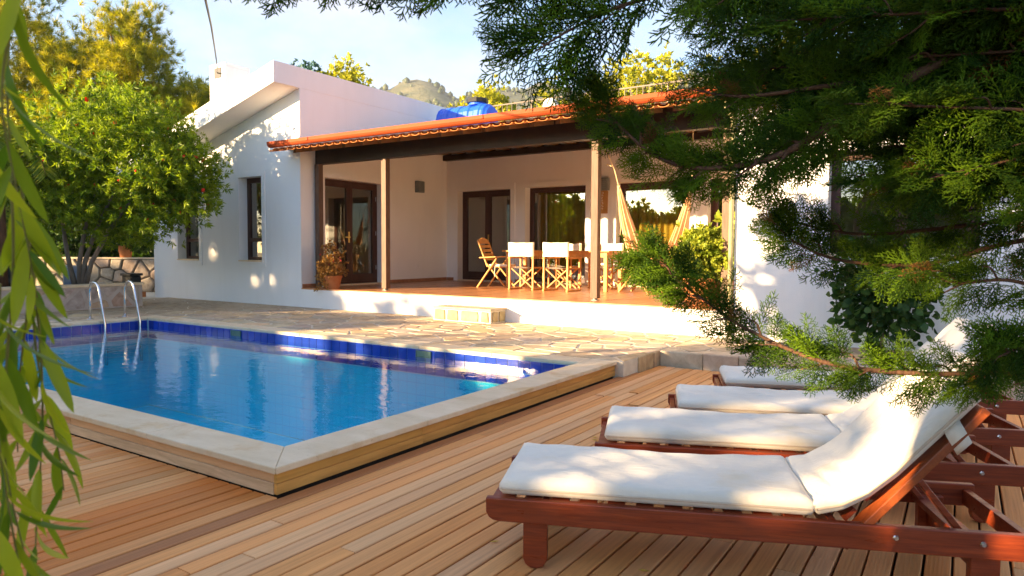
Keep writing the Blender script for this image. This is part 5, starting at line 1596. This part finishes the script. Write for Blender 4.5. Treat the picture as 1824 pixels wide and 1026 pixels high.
rg = np.random.default_rng(31)
T_PINE = [tuft(rg, 34, 0.30, 0.009) for _ in range(4)]
T_BRUSH = [rosette(rg, 12, 0.105, 0.0115, 60) for _ in range(4)]
T_BROAD = [rosette(rg, 7, 0.16, 0.042, 60) for _ in range(4)]
T_BIG = [rosette(rg, 8, 0.30, 0.075, 60) for _ in range(3)]
T_SMALL = [rosette(rg, 9, 0.055, 0.013, 60) for _ in range(4)]

# pines behind the garden on the left
PN = [((-29.5, 9.5, 0), 12.5, 8.3, (3.6, 3.6, 4.2), 'tall yellow green pine filling the upper left corner'),
      ((-26.0, 12.2, 0), 10.5, 6.6, (3.3, 3.3, 3.3), 'broad pine standing behind the bottlebrush bush'),
      ((-23.0, 14.8, 0), 9.2, 5.6, (2.5, 2.5, 2.9), 'pine with bushy crown just left of the chimney'),
      ((-24.2, 12.5, 0), 11.2, 8.2, (1.5, 1.5, 2.6), 'slender pine top rising against the cloud'),
      ((-33.0, 8.0, 0), 11.0, 5.0, (3.6, 3.6, 4.6), 'pine at the far left edge behind the willow leaves')]
for k, (b_, h, ch_, rad, lab) in enumerate(PN):
    tree('pine_tree', lab, b_, h, ch_, rad, T_PINE, 'lf_pine', np.random.default_rng(40 + k), int(70 * rad[0]), 16 if k != 3 else 12, 0.32, (0.75, 1.3), 'bark', 'pines behind the garden', 12, 0.2, 0.35)
# trees beyond the house
for k, (b_, ch_, rad, lab, ncl) in enumerate([
        ((-15.3, 14.9, 0), 6.6, (0.85, 0.85, 1.25), 'small sunlit tree top above the white wing roof', 60),
        ((-16.2, 14.3, 0), 6.9, (0.35, 0.35, 0.95), 'thin grey green tree top beside the sunlit one', 18),
        ((-11.5, 18.2, 0), 5.9, (1.0, 1.0, 1.25), 'yellow green tree rising left of the water tank', 70),
        ((-9.35, 19.2, 0), 5.7, (0.55, 0.55, 1.2), 'slim yellow green tree right of the water tank', 34),
        ((-8.1, 20.2, 0), 5.8, (0.8, 0.8, 1.3), 'low leafy tree behind the roof railing', 44),
        ((-6.6, 21.0, 0), 6.6, (1.7, 1.7, 1.9), 'large bright leafy tree behind the roof railing', 130),
        ((-2.5, 22.0, 0), 6.2, (2.6, 2.6, 2.2), 'wide tree behind the house mostly hidden by the cypress', 150)]):
    tree('garden_tree', lab, b_, 8, ch_, rad, T_BROAD, 'lf_blue' if k == 1 else 'lf_yellow', np.random.default_rng(60 + k), ncl, 9, 0.22, (0.8, 1.3), 'barkgrey', 'trees behind the house', 8, 0.12, 0.2)

# bottlebrush bush in the planter
def bottlebrush():
    rng = np.random.default_rng(77)
    base = np.array([-11.75, 4.45, 0.56])
    t = empty('bottlebrush_bush', base, 0, 'big bottlebrush bush with small red flowers beside the gable wall', 'bush')
    cen = np.array([-10.9, 4.72, 2.95])
    b = MB()
    for k, (dx, dy) in enumerate(((-0.25, -0.15), (0.02, 0.0), (0.12, 0.1), (0.28, 0.2))):
        s = base + [dx * 0.3, dy * 0.3, 0]
        b.tube([tuple(s), tuple(s + [dx * 0.4, dy * 0.4, 0.5]), tuple(s + [dx * 1.2 + 0.1, dy + 0.05, 1.1]), tuple(s + [dx * 2.5 + 0.4, dy * 2 + 0.15, 2.0])], [0.055, 0.045, 0.04, 0.02], 7)
    b.build('stems', M['barkgrey'], t, smooth=True)
    p1, o1, c1 = clumped(rng, cen, (1.95, 1.5, 1.55), 300, 16, 0.18, 0.4)
    p2, o2, c2 = clumped(rng, cen + [1.15, 0.75, -0.25], (0.85, 0.55, 1.05), 70, 20, 0.13, 0.3)
    p3, o3, c3 = clumped(rng, cen + [-1.2, -0.3, -0.2], (0.9, 0.7, 0.9), 60, 20, 0.15, 0.3)
    p = np.concatenate([p1, p2, p3]); o = np.concatenate([o1, o2, o3])
    k = (p[:, 2] > 1.40) & (p[:, 1] < 6.85); p = p[k]; o = o[k]
    a = unit(o + rng.normal(size=p.shape) * 0.6 + np.array([0, 0, 0.1]))
    scatter('foliage', T_BRUSH, p, frames(a, rng.normal(size=p.shape)), rng.uniform(0.8, 1.3, len(p)), M['lf_brush'], t, rng)
    fl = MB()
    for i in range(7):
        r_ = 0.030 if 0 < i < 6 else 0.014
        fl.lathe([(r_ * 0.55, i * 0.014), (r_, i * 0.014 + 0.005), (r_ * 0.55, i * 0.014 + 0.012)], (0, 0, -0.05), 9)
    o = fl.build('flower', M['petal_red']); me = o.data; bpy.data.objects.remove(o)
    toward = unit(np.array([3.1, -2.4, 1.35]) - cen)
    n = 0
    for q in np.concatenate([c1, c2, c3])[rng.permutation(len(c1) + len(c2) + len(c3))]:
        if (unit(q - cen) @ toward) < 0.25 or q[2] < 1.8: continue
        f = bpy.data.objects.new('flower', me); COL.objects.link(f); f.parent = t
        f.location = Vector(q + toward * 0.16 - base); f.rotation_euler = (rng.uniform(-1, 1), rng.uniform(-1, 1), 0); s = rng.uniform(0.6, 1.05); f.scale = (s, s, s)
        n += 1
        if n >= 34: break
bottlebrush()

def palm(base, h, L, n, label, seed, tilt=(8, 85)):
    rng = np.random.default_rng(seed); base = np.array(base, float)
    t = empty('palm_tree', base, 0, label, 'palm', 'palms behind the planter')
    MB().tube([tuple(base), tuple(base + [0.04, 0, h * 0.5]), tuple(base + [0, 0, h])], [0.10, 0.08, 0.08], 10).build('trunk', M['bark'], t, smooth=True)
    LF = [leaf_t(0.42, 0.016, 0.4, 0.35, 4)]
    pos = []; ax = []; hint = []; sc = []; ribs = MB()
    for k in range(n):
        a = 6.283 * k / n + rng.uniform(-0.2, 0.2); e = R(rng.uniform(*tilt)); l = L * rng.uniform(0.8, 1.1)
        d0 = np.array([math.cos(a) * math.cos(e), math.sin(a) * math.cos(e), math.sin(e)])
        P = polyline([tuple(base + [0, 0, h]), tuple(base + [0, 0, h] + d0 * l * 0.5), tuple(base + [0, 0, h] + d0 * l * 0.85 + [0, 0, -0.25 * l * math.cos(e)]), tuple(base + [0, 0, h] + d0 * l + [0, 0, -0.6 * l * math.cos(e)])], 30)
        ribs.tube([tuple(q) for q in P], list(np.linspace(0.02, 0.004, 30)), 5)
        for i in range(4, 30):
            tg = unit(P[i] - P[i - 1]); sd = unit(np.cross(tg, [0, 0, 1]) + 1e-6); un = np.cross(sd, tg)
            for s in (-1, 1):
                for j in range(2):
                    pos.append(P[i] - tg * 0.02 * j); ax.append(unit(sd * s * 0.8 + tg * 0.75 + un * 0.28 + rng.normal(size=3) * 0.06)); hint.append(un); sc.append((1.0 - 0.6 * abs(i / 29 - 0.45)) * rng.uniform(0.85, 1.1))
    ribs.build('ribs', M['twig'], t, smooth=True)
    scatter('leaflets', LF, np.array(pos), frames(np.array(ax), np.array(hint)), np.array(sc), M['lf_palm'], t, rng)
palm((-15.2, 4.4, 0.0), 2.2, 1.9, 18, 'palm with arching fronds rising behind the bottlebrush bush', 3)
palm((-11.85, 3.15, 0.56), 2.0, 1.45, 20, 'low palm with drooping fronds behind the planter wall', 4, (0, 65))

# shrubs that close the garden off behind the stone wall
for k, (b_, r_, ch_, mt, lab) in enumerate([
        ((-17.6, 9.3, 0), (1.6, 1.2, 1.5), 1.7, 'lf_dark', 'dark shrub behind the terracotta pot on the stone wall'),
        ((-19.6, 7.9, 0), (1.8, 1.3, 1.7), 1.8, 'lf_dark', 'dark shrub behind the middle of the stone wall'),
        ((-22.0, 6.5, 0), (2.0, 1.5, 2.0), 2.0, 'lf_dark', 'dark shrub behind the left end of the stone wall'),
        ((-17.3, 3.2, 0), (0.9, 0.9, 1.9), 2.0, 'lf_blue', 'bluish conifer shrub behind the willow leaves'),
        ((-14.9, 0.9, 0), (1.1, 1.1, 1.2), 1.2, 'lf_blue', 'low bluish shrub at the left edge of the planter'),
        ((-13.0, 3.1, 0.5), (0.5, 0.6, 0.35), 0.25, 'lf_bush', 'small green plants around the black ornament'),
        ((-20.5, 12.5, 0), (2.4, 1.8, 2.4), 2.6, 'lf_yellow', 'green shrub between the pines and the wing'),
        ((-25.0, 8.6, 0), (2.8, 2.0, 3.0), 3.0, 'lf_yellow', 'tall green shrub under the pines')]):
    tree('shrub', lab, b_, 2, ch_, r_, T_BROAD if 'blue' not in mt else T_BRUSH, mt, np.random.default_rng(90 + k), int(60 * r_[0] * max(1, r_[2])), 12, 0.16, (0.7, 1.2) if 'blue' not in mt else (1.0, 1.7), 'barkgrey', 'shrubs in the left garden', 5, 0.05, 0.4, 'shrub')

# climbing bush against the right wing
tree('leafy_bush', 'dark heart leaved bush against the white right wing wall', (2.35, 6.45, ZT), 1.4, 0.78, (0.56, 0.34, 0.56), [leaf_t(0.10, 0.042, 0.2, 0.3, 4), leaf_t(0.085, 0.036, 0.25, 0.2, 4)], 'lf_bush', np.random.default_rng(120), 150, 12, 0.075, (0.7, 1.2), 'barkgrey', None, 8, 0.022, 0.3, 'bush', (0, 0), -0.3)

# what grows in the pots: part of the potted plant
def pot_plant(e, temps, mat, rng, center, radii, ncl, per, spread, scale, stems=6, name='foliage'):
    base = np.array(wloc(e)); cen = base + np.array(center)
    p, out, cl = clumped(rng, cen, radii, ncl, per, spread, 0.3)
    b = MB()
    for k in range(stems):
        q = cl[rng.integers(0, len(cl))]; s = base + np.array([rng.uniform(-0.05, 0.05), rng.uniform(-0.05, 0.05), 0.2])
        b.tube([tuple(s), tuple(s * 0.5 + q * 0.5 + [0, 0, 0.03]), tuple(q)], [0.009, 0.006, 0.002], 5)
    b.build('stems', M['twig'], e, smooth=True)
    a = unit(out + rng.normal(size=p.shape) * 0.6 + np.array([0, 0, 0.4]))
    scatter(name, temps, p, frames(a, rng.normal(size=p.shape)), rng.uniform(scale[0], scale[1], len(p)), M[mat], e, rng)
rp = np.random.default_rng(130)
pot_plant(pot_left, T_SMALL, 'lf_red', rp, (0, 0, 0.40), (0.26, 0.24, 0.15), 46, 14, 0.05, (0.7, 1.1), 8)
pot_plant(pot_left, T_SMALL, 'lf_red', rp, (0.0, 0, 0.66), (0.2, 0.18, 0.26), 22, 7, 0.04, (0.6, 1.0), 14, 'upper_sprigs')
pot_plant(pot_left, T_SMALL, 'lf_flower', rp, (0.0, 0, 0.64), (0.24, 0.2, 0.26), 16, 2, 0.02, (0.35, 0.6), 4, 'flowers')
pot_plant(pot_left, T_SMALL, 'lf_red', rp, (-0.05, -0.24, 0.08), (0.16, 0.03, 0.2), 10, 7, 0.03, (0.5, 0.8), 4, 'trailing_sprigs')
pot_plant(pot_right, T_SMALL, 'lf_pot', rp, (0.06, 0, 0.74), (0.38, 0.30, 0.36), 100, 15, 0.06, (1.0, 1.7), 14)
pot_plant(pot_small, T_BROAD, 'lf_pot', rp, (0.02, -0.05, 1.05), (0.22, 0.2, 0.28), 9, 3, 0.05, (0.8, 1.1), 5)
pot_plant(pot_wall, T_BROAD, 'lf_bush', rp, (0, 0, 0.55), (0.3, 0.3, 0.3), 20, 8, 0.08, (0.7, 1.1), 6)

# trees and hedge behind the viewpoint, mirrored in the porch glass, that shade the deck
HT = [((-26.5, -12.5, 0), 5.6, (3.3, 2.6, 3.6), 'tall tree behind the camera shading the gable wall', 120),
      ((-21.8, -12.0, 0), 3.8, (2.3, 2.2, 2.4), 'medium tree behind the camera reflected in the porch window', 120),
      ((-17.6, -12.4, 0), 2.5, (2.4, 1.7, 2.1), 'rounded hedge tree reflected low in the porch glass', 130),
      ((-13.6, -12.1, 0), 1.9, (2.6, 1.6, 1.75), 'low hedge tree reflected behind the hammock', 120),
      ((-9.8, -12.2, 0), 2.0, (2.3, 1.6, 1.8), 'hedge tree on the sunny side of the deck', 130),
      ((-6.0, -11.8, 0), 1.6, (2.2, 1.8, 1.35), 'fuller hedge tree shading the loungers', 150),
      ((-2.4, -11.5, 0), 2.0, (2.2, 1.8, 1.7), 'hedge tree behind the camera at the deck end', 150),
      ((-10.0, -15.5, 0), 5.6, (2.4, 2.0, 1.7), 'sparse tall tree mirrored beside the hammock', 34),
      ((-4.4, -4.2, 0), 3.4, (2.0, 1.4, 1.5), 'near garden tree left of the camera dappling the right wing wall', 42),
      ((-3.9, -12.9, 0), 5.3, (1.8, 1.6, 1.1), 'unseen flat topped tree added behind the camera to shade the cypress', 48),  # unseen tree, added and shaped to keep sun off the upper cypress
      ((1.4, -11.8, 0), 2.0, (2.4, 1.8, 1.8), 'last hedge tree behind the camera', 140)]
for k, (b_, ch_, r_, lab, ncl) in enumerate(HT):
    tree('hedge_tree', lab, b_, 4, ch_, r_, T_BIG, 'lf_brush', np.random.default_rng(150 + k), ncl, 16, 0.26, (0.8, 1.2), 'barkgrey', 'trees behind the camera', 8, 0.14, 0.3)
print('objects', len(bpy.data.objects), 'tris', sum(len(o.data.loop_triangles) or sum(len(p.vertices) - 2 for p in o.data.polygons) if len(o.data.polygons) < 3000 else len(o.data.polygons) for o in bpy.data.objects if o.type == 'MESH'))
